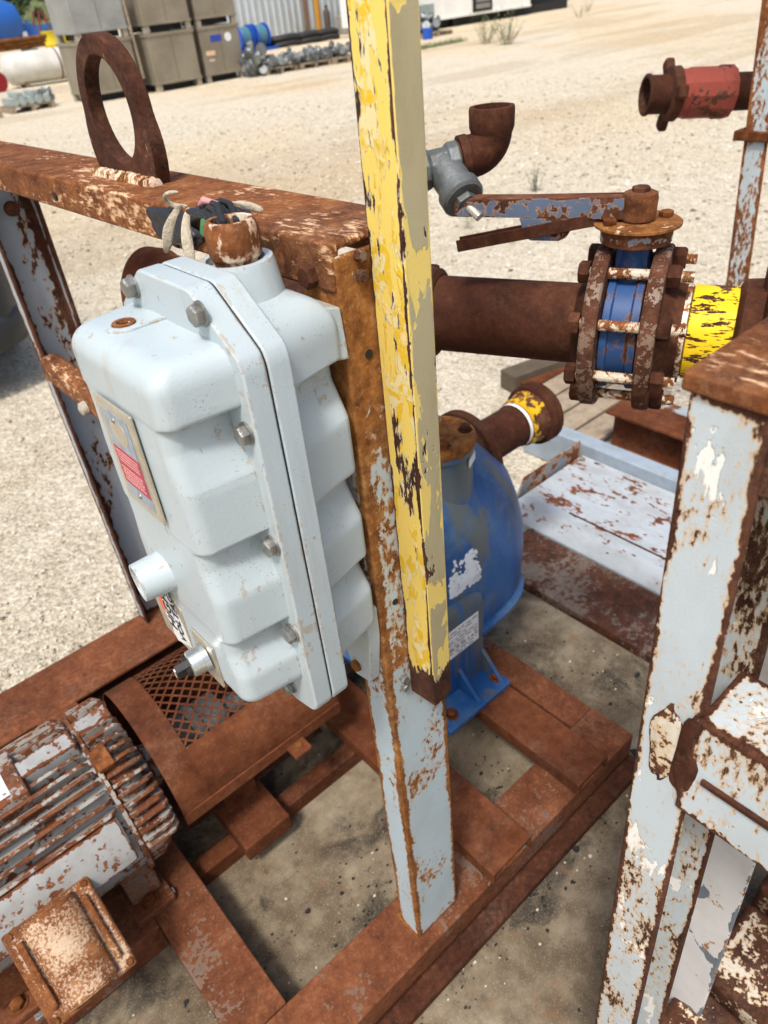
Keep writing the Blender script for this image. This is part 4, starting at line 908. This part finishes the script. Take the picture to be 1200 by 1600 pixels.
b = MB(); b.pipe(q0+ud*.07, -ud, [(0, .048), (.060, .048), (.062, .052), (.068, .052), (.070, .050)], .042, .05, 36); b.build('pipe_end', m_pipe, ru)
b = MB(); b.lathe(q0+ud*.060, ud, [(0, .055), (.004, .066), (.026, .068), (.030, .060)], 36)
wn_ = b.build('wing_nut', m_pipe, ru)
for k in range(3):
    a = R_(80+120*k); u_ = (Z-ud*ud.z).normalized(); w_ = ud.cross(u_); rr = u_*math.cos(a)+w_*math.sin(a); b = MB(); b.obox(q0+ud*.073+rr*.078, ud, rr, ud.cross(rr), .013, .020, .017); b.build('wing', m_pipe, wn_, .008, 3)
b = MB(); b.lathe(q0+ud*.088, ud, [(0, .058), (.004, .060), (.024, .060), (.026, .063), (.105, .063), (.107, .066), (.145, .066), (.148, .055)], 12); b.build('union_body', m_redpaint, ru, .003, 2, sharp=25)
b = MB(); b.lathe(q0+ud*.232, ud, [(0, .047), (.50, .047)], 32); b.build('pipe', m_pipe, ru)
# wide-flange beam and planks lying beyond
hb = MB(); hb.prism([(-.075, 0), (.075, 0), (.075, .012), (.006, .012), (.006, .178), (.075, .178), (.075, .19), (-.075, .19), (-.075, .178), (-.006, .178), (-.006, .012), (-.075, .012)], (2.29, 1.37, .012), X, Z, -Y, 1.9)
tag(hb.build('steel_beam', m_rust_red, None, .002), 'short rusty wide-flange beam lying behind the white skid base', 'beam')
m_plank = plain('weathered_plank', (.34, .27, .19), .9, 0, .75, 18, .5, 70)
pal = thing('yard_pallet', 'weathered wooden planks lying flat behind the white skid base', 'pallet', (2.35, 1.7, 0))
for k in range(4):
    b = MB(); b.box(2.13+.0*k, 2.78, 1.40+k*.125, 1.51+k*.125, .03, .05); b.build('plank', m_plank, pal, .003)
for xx in (2.16, 2.45, 2.72):
    b = MB(); b.box(xx, xx+.04, 1.40, 1.89, .002, .0295); b.build('plank', m_plank, pal, .003)
b = MB(); b.box(2.11, 2.75, -.6, 1.38, .003, .011); b.build('ground_sheet', m_white_b, wb_, .002)
tb = thing('timber_baulk', 'pair of rusty plate scraps and a dark baulk beyond the pump coupling', 'timber', (2.6, 1.9, 0))
b = MB(); b.bar((2.40, 2.02, .05), (2.95, 1.90, .05), .11, .09); b.build('baulk', plain('dark_timber', (.10, .075, .05), .9, 0, .6, 12, .6, 60), tb, .004)
b = MB(); b.bar((2.42, 1.93, .056), (2.70, 1.93, .056), .10, .008); b.build('plate_scrap', m_rust_red, tb, .002)

dbb = MB(); dbw = MB(); drs = random.Random(21)
for k in range(3600):
    x = drs.uniform(-.5, 1.34); y = drs.choice((drs.gauss(.45, .04), drs.uniform(.05, 1.58), drs.gauss(.66, .07))); 
    if .49 < y < .612 or y > 1.59: continue
    r = .0007+.0042*drs.random()**5; b_ = dbb if drs.random() < .8 else dbw
    if b_ is dbb and drs.random() < .03: r *= 2.6
    m_ = 6; ph = drs.random()*6; e = .5+drs.random()*.5
    b_.prism([(x+r*(.6+.6*drs.random())*math.cos(ph+6.283*i/m_), y+r*e*(.6+.6*drs.random())*math.sin(ph+6.283*i/m_)) for i in range(m_)], (0, 0, .0302), X, Y, Z, min(r*.6, .003))
o = dbb.build('dark_debris', plain('debris_black', (.014, .013, .012), .7)); o['kind'] = 'stuff'; o['label'] = 'black flakes and crumbs scattered on the deck'; o['category'] = 'debris'
o = dbw.build('pale_grit', plain('debris_pale', (.55, .5, .42), .9)); o['kind'] = 'stuff'; o['label'] = 'pale grit scattered on the deck'; o['category'] = 'grit'
# ---------------------------------------------------------------- yard behind: tote bins
m_tote = plain('tote_steel', (.30, .265, .20), .5, .35, .5, 1.6, .1, 30)
m_tote2 = plain('tote_grey', (.36, .37, .36), .45, .4, .5, 1.6, .1, 30)
m_toted = plain('tote_dark', (.16, .14, .11), .7, .1, .5, 3)
m_leg = plain('tote_leg', (.36, .32, .25), .8, 0, .4, 8)
def tote(x0, x1, y0, z0, m, name, label):
    t = thing(name, label, 'tote bin', ((x0+x1)/2, y0+.6, z0), 'stacked steel tote bins')
    D = 1.15; h0, h1 = z0+.14, z0+1.10
    b = MB(); b.box(x0, x1, y0, y0+D, h0, h1); b.build('body', m, t, .02)
    b = MB(); b.box((x0+x1)/2-.006, (x0+x1)/2+.006, y0-.004, y0+.0005, h0+.02, h1-.02); b.build('seam', m_toted, t)
    b = MB(); b.box(x0-.02, x1+.02, y0-.02, y0+D+.02, h1-.05, h1+.012); b.build('rim', m, t, .008)
    b = MB(); b.box(x0-.012, x1+.012, y0-.012, y0+D+.012, h0-.001, h0+.045); b.build('skirt', m, t, .006)
    b = MB(); b.box(x0+.14, x1-.14, y0+.2, y0+D-.2, z0+.02, h0-.002); b.build('shade_box', m_black, t)  # black box put in as the shade below the bin
    for xx in (x0+.01, x1-.13):
        for yy in (y0+.01, y0+D-.13):
            b = MB(); b.box(xx, xx+.12, yy, yy+.12, z0, h0-.002); b.build('leg', m_leg, t, .004)
    return t
cols = [(7.12, 8.30, ('grey steel tote bin on top of the leftmost stack', 'tan tote bin at the bottom of the leftmost stack, behind the ring')),
        (8.62, 9.78, ('upper tan tote bin of the middle stack', 'lower tan tote bin of the middle stack')),
        (9.98, 11.06, ('upper tan tote bin of the stack nearest the hose reels', 'lower tan tote bin with a blue label, beside the hose reels'))]
for i, (x0, x1, labs) in enumerate(cols):
    y0 = 17.7-.12*(i == 1)
    tote(x0+.02, x1+.02, y0+.03, 1.115, m_tote2 if i == 0 else m_tote, 'tote_bin', labs[0]); t = tote(x0, x1, y0, 0, m_tote, 'tote_bin', labs[1])
    if i == 2:
        for (u0, u1, w0, w1, mm) in ((.28, .58, .80, .93, plain('label_blue', (.03, .06, .35), .5)), (.1, .34, .54, .63, plain('label_tan', (.7, .5, .32), .5)), (.16, .30, .42, .47, plain('label_tan_small', (.6, .45, .33), .5))):
            b = MB(); b.box(x0+u0, x0+u1, 17.694, 17.699, w0, w1); b.build('sticker', mm, t)
        b = MB(); b.lathe((x0+.76, 17.699, .86), -Y, [(0, .09), (.004, .09)], 24); b.build('round_sticker', m_whiteplate, t)
b = MB(); b.cyl((8.42, 17.75, .3), (8.34, 17.72, 2.6), .03, 10); tag(b.build('strap_pole', m_plank), 'thin pale pole standing between the two left tote stacks', 'pole')
# metal building
m_corr = plain('corrugated_silver', (.52, .57, .60), .45, .25, .35, .8, .05, 10)
bl = thing('metal_shed', 'silver corrugated metal shed behind the hose reels', 'shed', (21, 30, 0))
def corr(x0, x1, y, z0, z1, m, parent, pitch=.30, dep=.05, name='wall_panel'):
    b = MB(); p = []; xx = x0
    while xx < x1-1e-6:
        p += [(xx, 0), (xx+pitch*.55, 0), (xx+pitch*.68, -dep), (xx+pitch*.87, -dep)]; xx += pitch
    p.append((x1, 0)); vs = [(a, y+c, z) for z in (z0, z1) for a, c in p]; n = len(p)
    vs += [(a, y+.01, z) for z in (z0, z1) for a, c in ((x0, 0), (x1, 0))]
    b.add(vs, [(i, i+1, n+i+1, n+i) for i in range(n-1)]); return b.build(name, m, parent, sharp=10)
for k in range(5): corr(17.2+k*1.2, 17.2+(k+1)*1.2, 28.0, .0, 4.2, m_corr, bl)
b = MB(); b.box(17.2, 23.2, 28.02, 34, 0, 4.2); b.build('wall_core', m_corr, bl)
b = MB(); b.add([(17.0, 27.8, 4.2), (23.4, 27.8, 4.2), (23.4, 34.2, 4.2), (17.0, 34.2, 4.2), (17.0, 31, 5.4), (23.4, 31, 5.4)], [(0, 1, 5, 4), (2, 3, 4, 5), (0, 4, 3), (1, 2, 5), (0, 3, 2, 1)]); b.build('roof', m_corr, bl)
b = MB(); b.box(16.6, 17.19, 27.9, 28.2, 0, 4.2); b.build('corner_post', plain('pale_trim', (.62, .68, .72), .5), bl, .01)
for (xx, yy, r, h, mm, lab) in ((20.35, 27.5, .10, 1.75, plain('cyl_brown', (.16, .09, .06), .6), 'tall brown gas cylinder leaning on the silver shed'),
                                (20.75, 27.3, .115, 1.7, plain('cyl_orange', (.45, .22, .03), .5), 'ochre gas cylinder between two dark ones'), (21.12, 27.2, .13, .95, plain('cyl_dark', (.07, .055, .045), .6), 'short dark gas cylinder beside the concrete block')):
    t = thing('gas_cylinder', lab, 'gas cylinder', (xx, yy, 0), 'gas cylinders by the shed')
    b = MB(); b.lathe((xx, yy, 0), Z, [(0, r*.95), (.02, r), (h*.84, r), (h*.93, r*.7), (h*.96, r*.3)], 20); b.build('bottle', mm, t)
    b = MB(); b.lathe((xx, yy, h*.95), Z, [(0, r*.35), (.05, r*.35), (.05, r*.55), (.12, r*.5)], 12); b.build('valve_cap', mm, t)
b = MB(); b.box(21.7, 23.0, 26.6, 27.4, 0, .62); tag(b.build('concrete_block', plain('concrete', (.30, .28, .25), .9, 0, .5, 4, .4, 30), None, .04), 'grey concrete block in front of the silver shed', 'block')
# hose reels
m_rblue = plain('reel_blue', (.015, .08, .42), .45); m_hose = plain('hose_teal', (.06, .17, .24), .5)
for k, (xx, lab) in enumerate(((16.05, 'blue hose reel next to the tote bins'), (16.72, 'blue hose reel next to the black hoses'))):
    t = thing('hose_reel', lab, 'hose reel', (xx, 25.5, 0), 'blue hose reels')
    for s in (-.24, .24):
        b = MB(); b.lathe((xx+s-.02, 25.5, .42), X, [(0, .38), (.04, .38)], 28); b.build('flange_disc', m_rblue, t)
    b = MB(); b.lathe((xx-.2, 25.5, .42), X, [(0, .30), (.05, .335), (.2, .32), (.35, .335), (.4, .30)], 28); b.build('hose_coil', m_hose, t)
    b = MB(); b.box(xx-.45, xx+.45, 25.0, 26.0, .0, .08); b.build('base', m_rblue, t, .01)
hs = thing('hose_pile', 'black hoses coiled in a low heap beside the blue reels', 'hoses', (18.6, 25.6, 0))
for k in range(6):
    b = MB(); cx = 17.7+(k % 3)*.9+.2*random.random(); rr = .5+.1*random.random()
    b.tube([(cx+rr*math.cos(a)*1.2, 25.5+rr*math.sin(a)*.8+.1*k*.2, .09+.17*(k//3)+.02*math.sin(3*a)) for a in np.linspace(0, 6.2, 26)], .085, 10); b.build('hose', m_black, hs)
# pallets with grey fittings
m_fit = plain('fitting_grey', (.30, .33, .33), .45, .5, .8, 14, .2); m_fit2 = plain('fitting_dark', (.15, .165, .17), .5, .4, .6, 14)
def pallet(x0, y0, w, d_, rz, label, group='pallets in the yard'):
    t = thing('pallet', label, 'pallet', (x0, y0, 0), group)
    for k in range(5):
        b = MB(); yy = y0+k*(d_-.12)/4; b.box(x0, x0+w, yy, yy+.10, .10, .125); b.build('deck_board', m_plank, t)
    for k in range(3):
        xx = x0+k*(w-.09)/2; b = MB(); b.box(xx, xx+.09, y0, y0+d_, 0, .099); b.build('runner', m_plank, t)
    return t
FIT = []
def fitting_mesh(kind):
    b = MB()
    if kind == 0: b.lathe((0, 0, .0), X, [(0, .10), (.03, .10), (.03, .07), (.22, .07), (.22, .10), (.25, .10)], 14)
    elif kind == 1:
        b.tube([(.0+.14*math.sin(a), 0, .14*(1-math.cos(a))) for a in np.linspace(0, 1.57, 8)], .075, 12); b.lathe((-.03, 0, 0), X, [(0, .11), (.03, .11)], 14)
    else: b.lathe((0, 0, 0), Y, [(0, .12), (.05, .14), (.1, .09), (.2, .08), (.22, .12), (.25, .12)], 14)
    me = b.mesh('fitting'); return me
for k in range(3):
    for mm in (m_fit, m_fit2):
        me = fitting_mesh(k); me.materials.append(mm); FIT.append(me)
def heap(x0, x1, y0, y1, n, zmax, label, group, sc=1.0, z0=.13):
    for k in range(n):
        o = bpy.data.objects.new('pipe_fitting', random.choice(FIT)); C.objects.link(o); z = z0+.11*sc+random.random()**1.5*zmax
        attach(o, None, Vector((x0+(x1-x0)*random.random(), y0+(y1-y0)*random.random(), z))); o.rotation_euler = (random.uniform(-.6, .6), random.uniform(-.6, .6), random.uniform(0, 6.28)); o.scale = (sc,)*3
        tag(o, label, 'fitting', group)
for k in range(3): pallet(11.3+k*.98, 17.15-.10*k, .95, .8, 0, ('pallet of grey fittings nearest the tote bins', 'middle pallet of the row of grey fittings', 'pallet of grey fittings nearest the yellow bar')[k])
heap(11.3, 14.15, 17.05, 17.8, 95, .10, 'grey cast pipe fitting heaped on the long row of pallets', 'fittings on the pallet row', .72)
heap(10.95, 11.35, 17.2, 17.7, 14, .45, 'dark pipe fitting piled beside the tote bins', 'fittings beside the bins', 1., .02)
pallet(5.55, 18.3, .95, .8, 0, 'pallet of pale green castings left of the tote bins'); pallet(4.35, 18.0, .9, .8, 0, 'pallet at the far left edge')
m_pale = plain('pale_green_cast', (.36, .42, .40), .5, .2, .5, 8)
for k in range(5):
    b = MB(); xx = 5.6+.17*k; b.box(xx, xx+.14, 18.35+.03*k, 18.95, .13, .27+.09*(k % 2)); b.lathe((xx+.07, 18.36, .2), -Y, [(0, .06), (.05, .06), (.05, .08), (.07, .08)], 12)
    tag(b.build('valve_casting', m_pale, None, .015), 'pale green casting set on the pallet left of the tote bins', 'casting', 'castings on the left pallet')
heap(4.4, 5.2, 18.1, 18.6, 8, .1, 'grey fitting on the pallet at the far left edge', 'fittings on the left edge pallet')
heap(6.3, 6.7, 18.5, 19.2, 8, .2, 'small fitting beside the pale green castings', 'fittings beside the castings', .8, .02)
# white tank, red reel, drums, pipe rack, scaffold
wt = thing('white_tank', 'white horizontal tank lying left of the tote bins', 'tank', (9, 25, 0))
b = MB(); b.lathe((7.75, 25.2, .46), X, [(0, .05), (.06, .26), (.16, .37), (.28, .40), (2.6, .40), (2.75, .28), (2.8, .05)], 28); b.build('shell', plain('tank_white', (.62, .62, .57), .5, 0, .5, 2), wt)
for xx in (8.2, 9.8):
    b = MB(); b.box(xx, xx+.12, 24.95, 25.45, 0, .12); b.build('saddle', m_plank, wt)
b = MB(); b.lathe((9.3, 25.2, .46), X, [(0, .404), (.05, .404)], 28); b.build('band', m_rust, wt)
rr_ = thing('red_reel', 'red wheel rim lying at the end of the white tank', 'reel', (7.4, 25.2, 0))
b = MB(); b.lathe((7.35, 24.9, .25), Vector((.3, -1, 0)), [(0, .25), (.05, .26), (.06, .17), (.18, .17), (.19, .26), (.24, .25)], 22); b.build('rim', plain('red_rim', (.30, .012, .02), .4), rr_)
for k, (xx, yy) in enumerate(((15.2, 40.6), (15.9, 41.2))):
    t = thing('yellow_drum', ('yellow drum nearer the tote bins', 'yellow drum behind the white tank')[1-k], 'drum', (xx, yy, 0), 'yellow drums')
    b = MB(); b.lathe((xx, yy, 0), Z, [(0, .42), (.05, .43), (.5, .43), (.52, .45), (.55, .43), (1.0, .43), (1.03, .45), (1.05, .43)], 20); b.build('drum', plain('drum_yellow', (.62, .48, .015), .5), t)
    b = MB(); b.lathe((xx, yy, 1.05), Z, [(0, .40), (.03, .40)], 20); b.build('drum_lid', m_black, t)
rk = thing('pipe_rack', 'low rack of rusty pipes left of the yellow drums', 'rack', (12.5, 38, 0))
for k in range(9):
    b = MB(); b.cyl((10.2+.1*k, 38+.28*(k % 4), .62+.14*(k//4)), (14.2-.2*random.random(), 38.6+.28*(k % 4), .62+.14*(k//4)), .08, 8); b.build('pipe', m_orange, rk)
for xx in (10.8, 13.2):
    b = MB(); b.box(xx, xx+.25, 37.9, 39.4, 0, .53); b.build('trestle', m_toted, rk)
sf = thing('red_scaffold', 'small red steel trestle in front of the blue container', 'trestle', (23.5, 64, 0))
for k in range(4):
    xx, yy = 22.9+1.6*(k % 2), 63.5+1.2*(k//2); b = MB(); b.cyl((xx, yy, 0), (xx+(.5 if k % 2 == 0 else -.5), yy, 2.0), .07, 6); b.build('leg', plain('scaffold_red', (.16, .03, .03), .6), sf)
for zz in (.7, 1.4):
    b = MB(); b.cyl((23.1, 63.5, zz), (24.3, 63.5, zz), .05, 6); b.build('rung', m_redpaint, sf)
bt = thing('blue_tank', 'large blue tank on a skid at the far left', 'tank', (18.5, 60, 0)); m_bt = plain('tank_blue', (.02, .11, .40), .4)
b = MB(); b.lathe((12.5, 60, 1.5), X, [(0, .2), (.3, 1.0), (.7, 1.25), (7.3, 1.25), (7.9, 1.0), (8.3, .2)], 28); b.build('shell', m_bt, bt)
b = MB(); b.box(12.5, 21.6, 59.3, 60.7, .05, .3); b.build('skid_base', m_bt, bt)
b = MB(); b.box(20.45, 21.3, 59.5, 60.5, .3, 1.3); b.cyl((20.9, 59.5, .3), (20.9, 59.5, 1.55), .1, 8); b.build('pump_set', m_bt, bt, .05)
b = MB(); b.box(20.3, 20.6, 59.2, 59.5, .45, .9); b.build('gauge_panel', m_whiteplate, bt)
bc = thing('blue_container', 'far blue shipping container behind the blue tank', 'container', (34, 92, 0))
for k in range(6): corr(32.2+k*1.0, 33.2+k*1.0, 92, 0, .95+.0*k, plain('container_blue', (.03, .13, .34), .5) if k == 0 else bpy.data.materials['container_blue'], bc, .33, .06, 'side_panel')
b = MB(); b.box(32.2, 38.2, 92.02, 94.4, 0, .95); b.build('core', bpy.data.materials['container_blue'], bc)
# office trailer
tr = thing('office_trailer', 'white ribbed site trailer raised off the ground at the top of the photo', 'trailer', (24.5, 23.5, 0)); m_tr = plain('trailer_white', (.78, .79, .76), .5, 0, .2, 1, .05)
for k in range(6):
    x0 = 20.3+k*1.2
    corr(x0, x0+1.2, 22.3, .34, 3.0, m_tr, tr, .15, .012)
b = MB(); b.box(20.3, 27.5, 22.32, 25.3, .30, 3.0); b.build('core', m_tr, tr)
b = MB(); b.box(20.28, 27.52, 22.26, 22.30, .27, .36); b.build('base_trim', m_tr, tr, .01)
b = MB(); b.box(24.15, 25.2, 22.24, 22.299, .37, 2.2); dr_ = b.build('door', m_black, tr)
for k in range(8):
    b = MB(); b.box(24.3, 25.05, 22.21, 22.239, .45+k*.2, .60+k*.2); b.build('louvre', plain('louvre', (.22, .22, .21), .6) if k == 0 else bpy.data.materials['louvre'], dr_)
b = MB(); b.box(27.6, 31.5, 23.2, 24.2, .25, .55); b.build('drawbar', m_black, tr)
b = MB(); b.box(20.4, 30.5, 22.75, 22.8, .004, .29); b.build('shade_panel', m_black, tr)  # black panel added as the dark shade under the trailer floor
for xx in (21.0, 23.4, 26.4):
    b = MB(); b.box(xx, xx+.4, 22.6, 23.0, 0, .31); b.build('pier', m_black, tr)
pallet(19.2, 19.8, 1.3, .9, 0, 'pallet of grey fittings in front of the white trailer'); heap(18.6, 20.4, 19.9, 20.7, 26, .30, 'grey fitting heaped in front of the white trailer', 'fittings before the trailer')
b = MB(); b.lathe((18.95, 19.4, 0), Z, [(0, .16), (.3, .17), (.3, .14)], 14); tag(b.build('blue_bucket', m_rblue), 'small blue bucket beside the pallet before the trailer', 'bucket')
b = MB(); b.box(18.3, 20.9, 21.0, 21.6, 0, .85); tag(b.build('crate', m_pale, None, .03), 'pale grey crate beside the white trailer', 'crate')

# ---------------------------------------------------------------- weeds, hill, trees
m_leaf = plain('weed_green', (.17, .20, .09), .7, 0, .5, 9); m_leaf2 = plain('tree_green', (.045, .085, .025), .7, 0, .6, 3); m_bark = plain('bark', (.09, .07, .05), .9)
def weed(x, y, h, n, sp, label, group=None, name='weed'):
    b = MB()
    for k in range(n):
        a = random.random()*6.28; r = sp*random.random(); hh = h*(.5+.5*random.random())
        p = Vector((x+r*.3*math.cos(a), y+r*.3*math.sin(a), 0)); q = Vector((x+r*math.cos(a), y+r*math.sin(a), hh)); b.tube([p, (p+q)/2+Vector((0, 0, hh*.1)), q], .002*(h/.3), 4)
        for j in range(14):
            c = p.lerp(q, .2+.8*j/8); d_ = Vector((random.uniform(-1, 1), random.uniform(-1, 1), random.uniform(-.2, .8))).normalized(); s_ = d_.cross(Z).normalized(); L = h*.12; wv = h*.03
            b.add([c, c+d_*L*.5+s_*wv, c+d_*L, c+d_*L*.5-s_*wv], [(0, 1, 2, 3)])
    return tag(b.build(name, m_leaf), label, 'weed', group)
weed(17.4, 15.6, .55, 22, .42, 'sparse green weed clump left of its twin on the bare dirt', 'weeds on the dirt'); weed(17.05, 14.55, .55, 26, .45, 'sparse green weed clump right of its twin on the bare dirt', 'weeds on the dirt')
weed(5.45, 4.3, .19, 12, .10, 'small weed in the gravel above the valve lever')
weed(4.3, 4.05, .09, 12, .10, 'tiny weed in the gravel below the valve lever')
weed(24.6, 17.8, .3, 10, .25, 'low weed on the dirt right of the trailer'); weed(27.5, 19.6, .35, 12, .3, 'low weed by the trailer drawbar'); weed(19.6, 26.6, .5, 26, .5, 'green weeds in front of the silver shed')
gr = MB()
for k in range(700):
    t_ = random.random(); x = 15.2+t_*2.9; y = 16.9+t_*.2+random.gauss(0, .12); a = random.random()*6.28; h = .05+.10*random.random(); p = Vector((x, y, 0)); s_ = Vector((math.cos(a), math.sin(a), 0))*.012
    gr.add([p-s_, p+s_, p+Vector((random.gauss(0, .03), random.gauss(0, .03), h))], [(0, 1, 2)])
o = gr.build('grass', m_leaf); o['kind'] = 'stuff'; o['label'] = 'thin strip of green grass in front of the far pallet'; o['category'] = 'grass'
t = NT('hill_green'); n = t.noise(.05, 7, .7); hm = t.ramp(n, [(.35, (.035, .06, .02)), (.5, (.10, .13, .045)), (.65, (.19, .2, .09))]); t.bump(t.noise(.3, 6, .7), 1., 1.5); m_hill = t.fin(hm, .95, 0, .1)
hb_ = MB(); nx, ny = 60, 18; vs = []
for j in range(ny):
    for i in range(nx):
        x = -250+i*14; y = 170+j*16; h = 34*(1-math.exp(-(j/7)**1.6))*(.75+.35*math.sin(i*.21+1)+.15*math.sin(i*.63+j*.4))+random.random()*.6*(j > 0)
        vs.append((x, y, h-.3 if j else -.3))
hb_.add(vs, [(j*nx+i, j*nx+i+1, (j+1)*nx+i+1, (j+1)*nx+i) for j in range(ny-1) for i in range(nx-1)]); struct(hb_.build('hill', m_hill, sharp=180))
def tree(x, y, h, label, seed):
    rs = random.Random(seed); t = thing('tree', label, 'tree', (x, y, 0), 'trees on the far slope'); b = MB()
    b.tube([(x, y, -.3), (x+.1, y, h*.3), (x-.1, y+.1, h*.6), (x, y, h*.85)], h*.03, 8, [1.2, .9, .6, .3])
    for k in range(6):
        a = k*1.1; b.tube([(x, y, h*(.25+.07*k)), (x+math.cos(a)*h*.22, y+math.sin(a)*h*.22, h*(.4+.08*k))], h*.012, 5)
    b.build('trunk', m_bark, t); b = MB(); cl = [(rs.gauss(0, h*.16), rs.gauss(0, h*.16), h*(.25+.65*rs.random()), h*(.10+.08*rs.random())) for _ in range(16)]
    for k in range(2600):
        cx, cy_, cz_, r = rs.choice(cl); v = Vector((rs.gauss(0, 1), rs.gauss(0, 1), rs.gauss(0, 1))).normalized()*r*(.6+.5*rs.random()); c = Vector((x+cx, y+cy_, cz_))+v
        d1 = Vector((rs.gauss(0, 1), rs.gauss(0, 1), rs.gauss(0, 1))).normalized(); d2 = d1.orthogonal().normalized(); L = h*.03
        b.add([c-d1*L, c+d2*L*.6, c+d1*L, c-d2*L*.6], [(0, 1, 2, 3)])
    b.build('crown', m_leaf2, t, sharp=180)
tree(41.5, 104, 7.5, 'broad green tree above the far blue container', 1); tree(38.5, 112, 6.5, 'darker green tree partly behind the blue tank', 2); tree(47, 118, 8, 'green tree hidden mostly behind the stacked tote bins', 3); tree(33.5, 128, 6, 'small green tree on the slope above the blue tank', 5)

# ---------------------------------------------------------------- parked car at the left edge
car = thing('parked_car', 'dark grey corner of a parked car at the left edge behind the far post', 'car', (-.2, 5.5, 0))
m_car = plain('car_grey', (.028, .031, .035), .5, .1, .2, 4, .02); m_trim = plain('car_trim', (.022, .024, .027), .5); m_gl = plain('car_glass', (.02, .025, .03), .08)
CX = .10
def csec(y, w, z0, z1, p=4.5, n=28):
    out = []
    for k in range(n):
        a = 2*math.pi*k/n; c, s = math.cos(a), math.sin(a); out.append((CX+w*math.copysign(abs(c)**(2/p), c), y, (z0+z1)/2+(z1-z0)/2*math.copysign(abs(s)**(2/p), s)))
    return out
def cloft(secs, name, m):
    rs = [csec(*s_) for s_ in secs]; n = 28; b = MB(); fs = [(i*n+k, i*n+(k+1) % n, (i+1)*n+(k+1) % n, (i+1)*n+k) for i in range(len(rs)-1) for k in range(n)]
    fs += [tuple(range(n)), tuple(range((len(rs)-1)*n, len(rs)*n))]; b.add([q for r in rs for q in r], fs); return b.build(name, m, car, sharp=60)
cloft([(3.98, .55, .30, .62), (4.02, .76, .26, .72), (4.14, .86, .24, .82), (4.5, .90, .24, .92), (5.4, .92, .22, 1.0), (7.2, .92, .22, 1.02), (8.2, .88, .26, 1.0), (8.35, .7, .35, .85)], 'body', m_car)
cloft([(5.3, .74, .9, 1.0), (5.9, .70, .9, 1.36), (6.4, .68, .9, 1.46), (7.3, .68, .9, 1.44), (8.0, .74, .9, 1.0)], 'cabin', m_gl)
cloft([(3.955, .50, .24, .40), (3.99, .74, .22, .44), (4.12, .868, .20, .46), (4.42, .905, .20, .44)], 'front_bumper', m_trim)
for s in (-1, 1):
    b = MB(); b.obox((CX+s*.66, 4.10, .66), Vector((1, s*.35, 0)).normalized(), Vector((-s*.35, 1, 0)).normalized(), Z, .15, .05, .06); b.build('headlight', m_whitep, car, .03, 3)
    for yy in (4.85, 7.5):
        b = MB(); b.lathe((CX+s*.93, yy, .32), Vector((-s, 0, 0)), [(0, .2), (.01, .30), (.03, .32), (.2, .32), (.22, .3)], 28); wh = b.build('wheel', m_black, car)
        b = MB(); b.lathe((CX+s*.94, yy, .32), Vector((-s, 0, 0)), [(0, .05), (.005, .19), (.02, .21)], 20); b.build('rim', m_galv, wh)
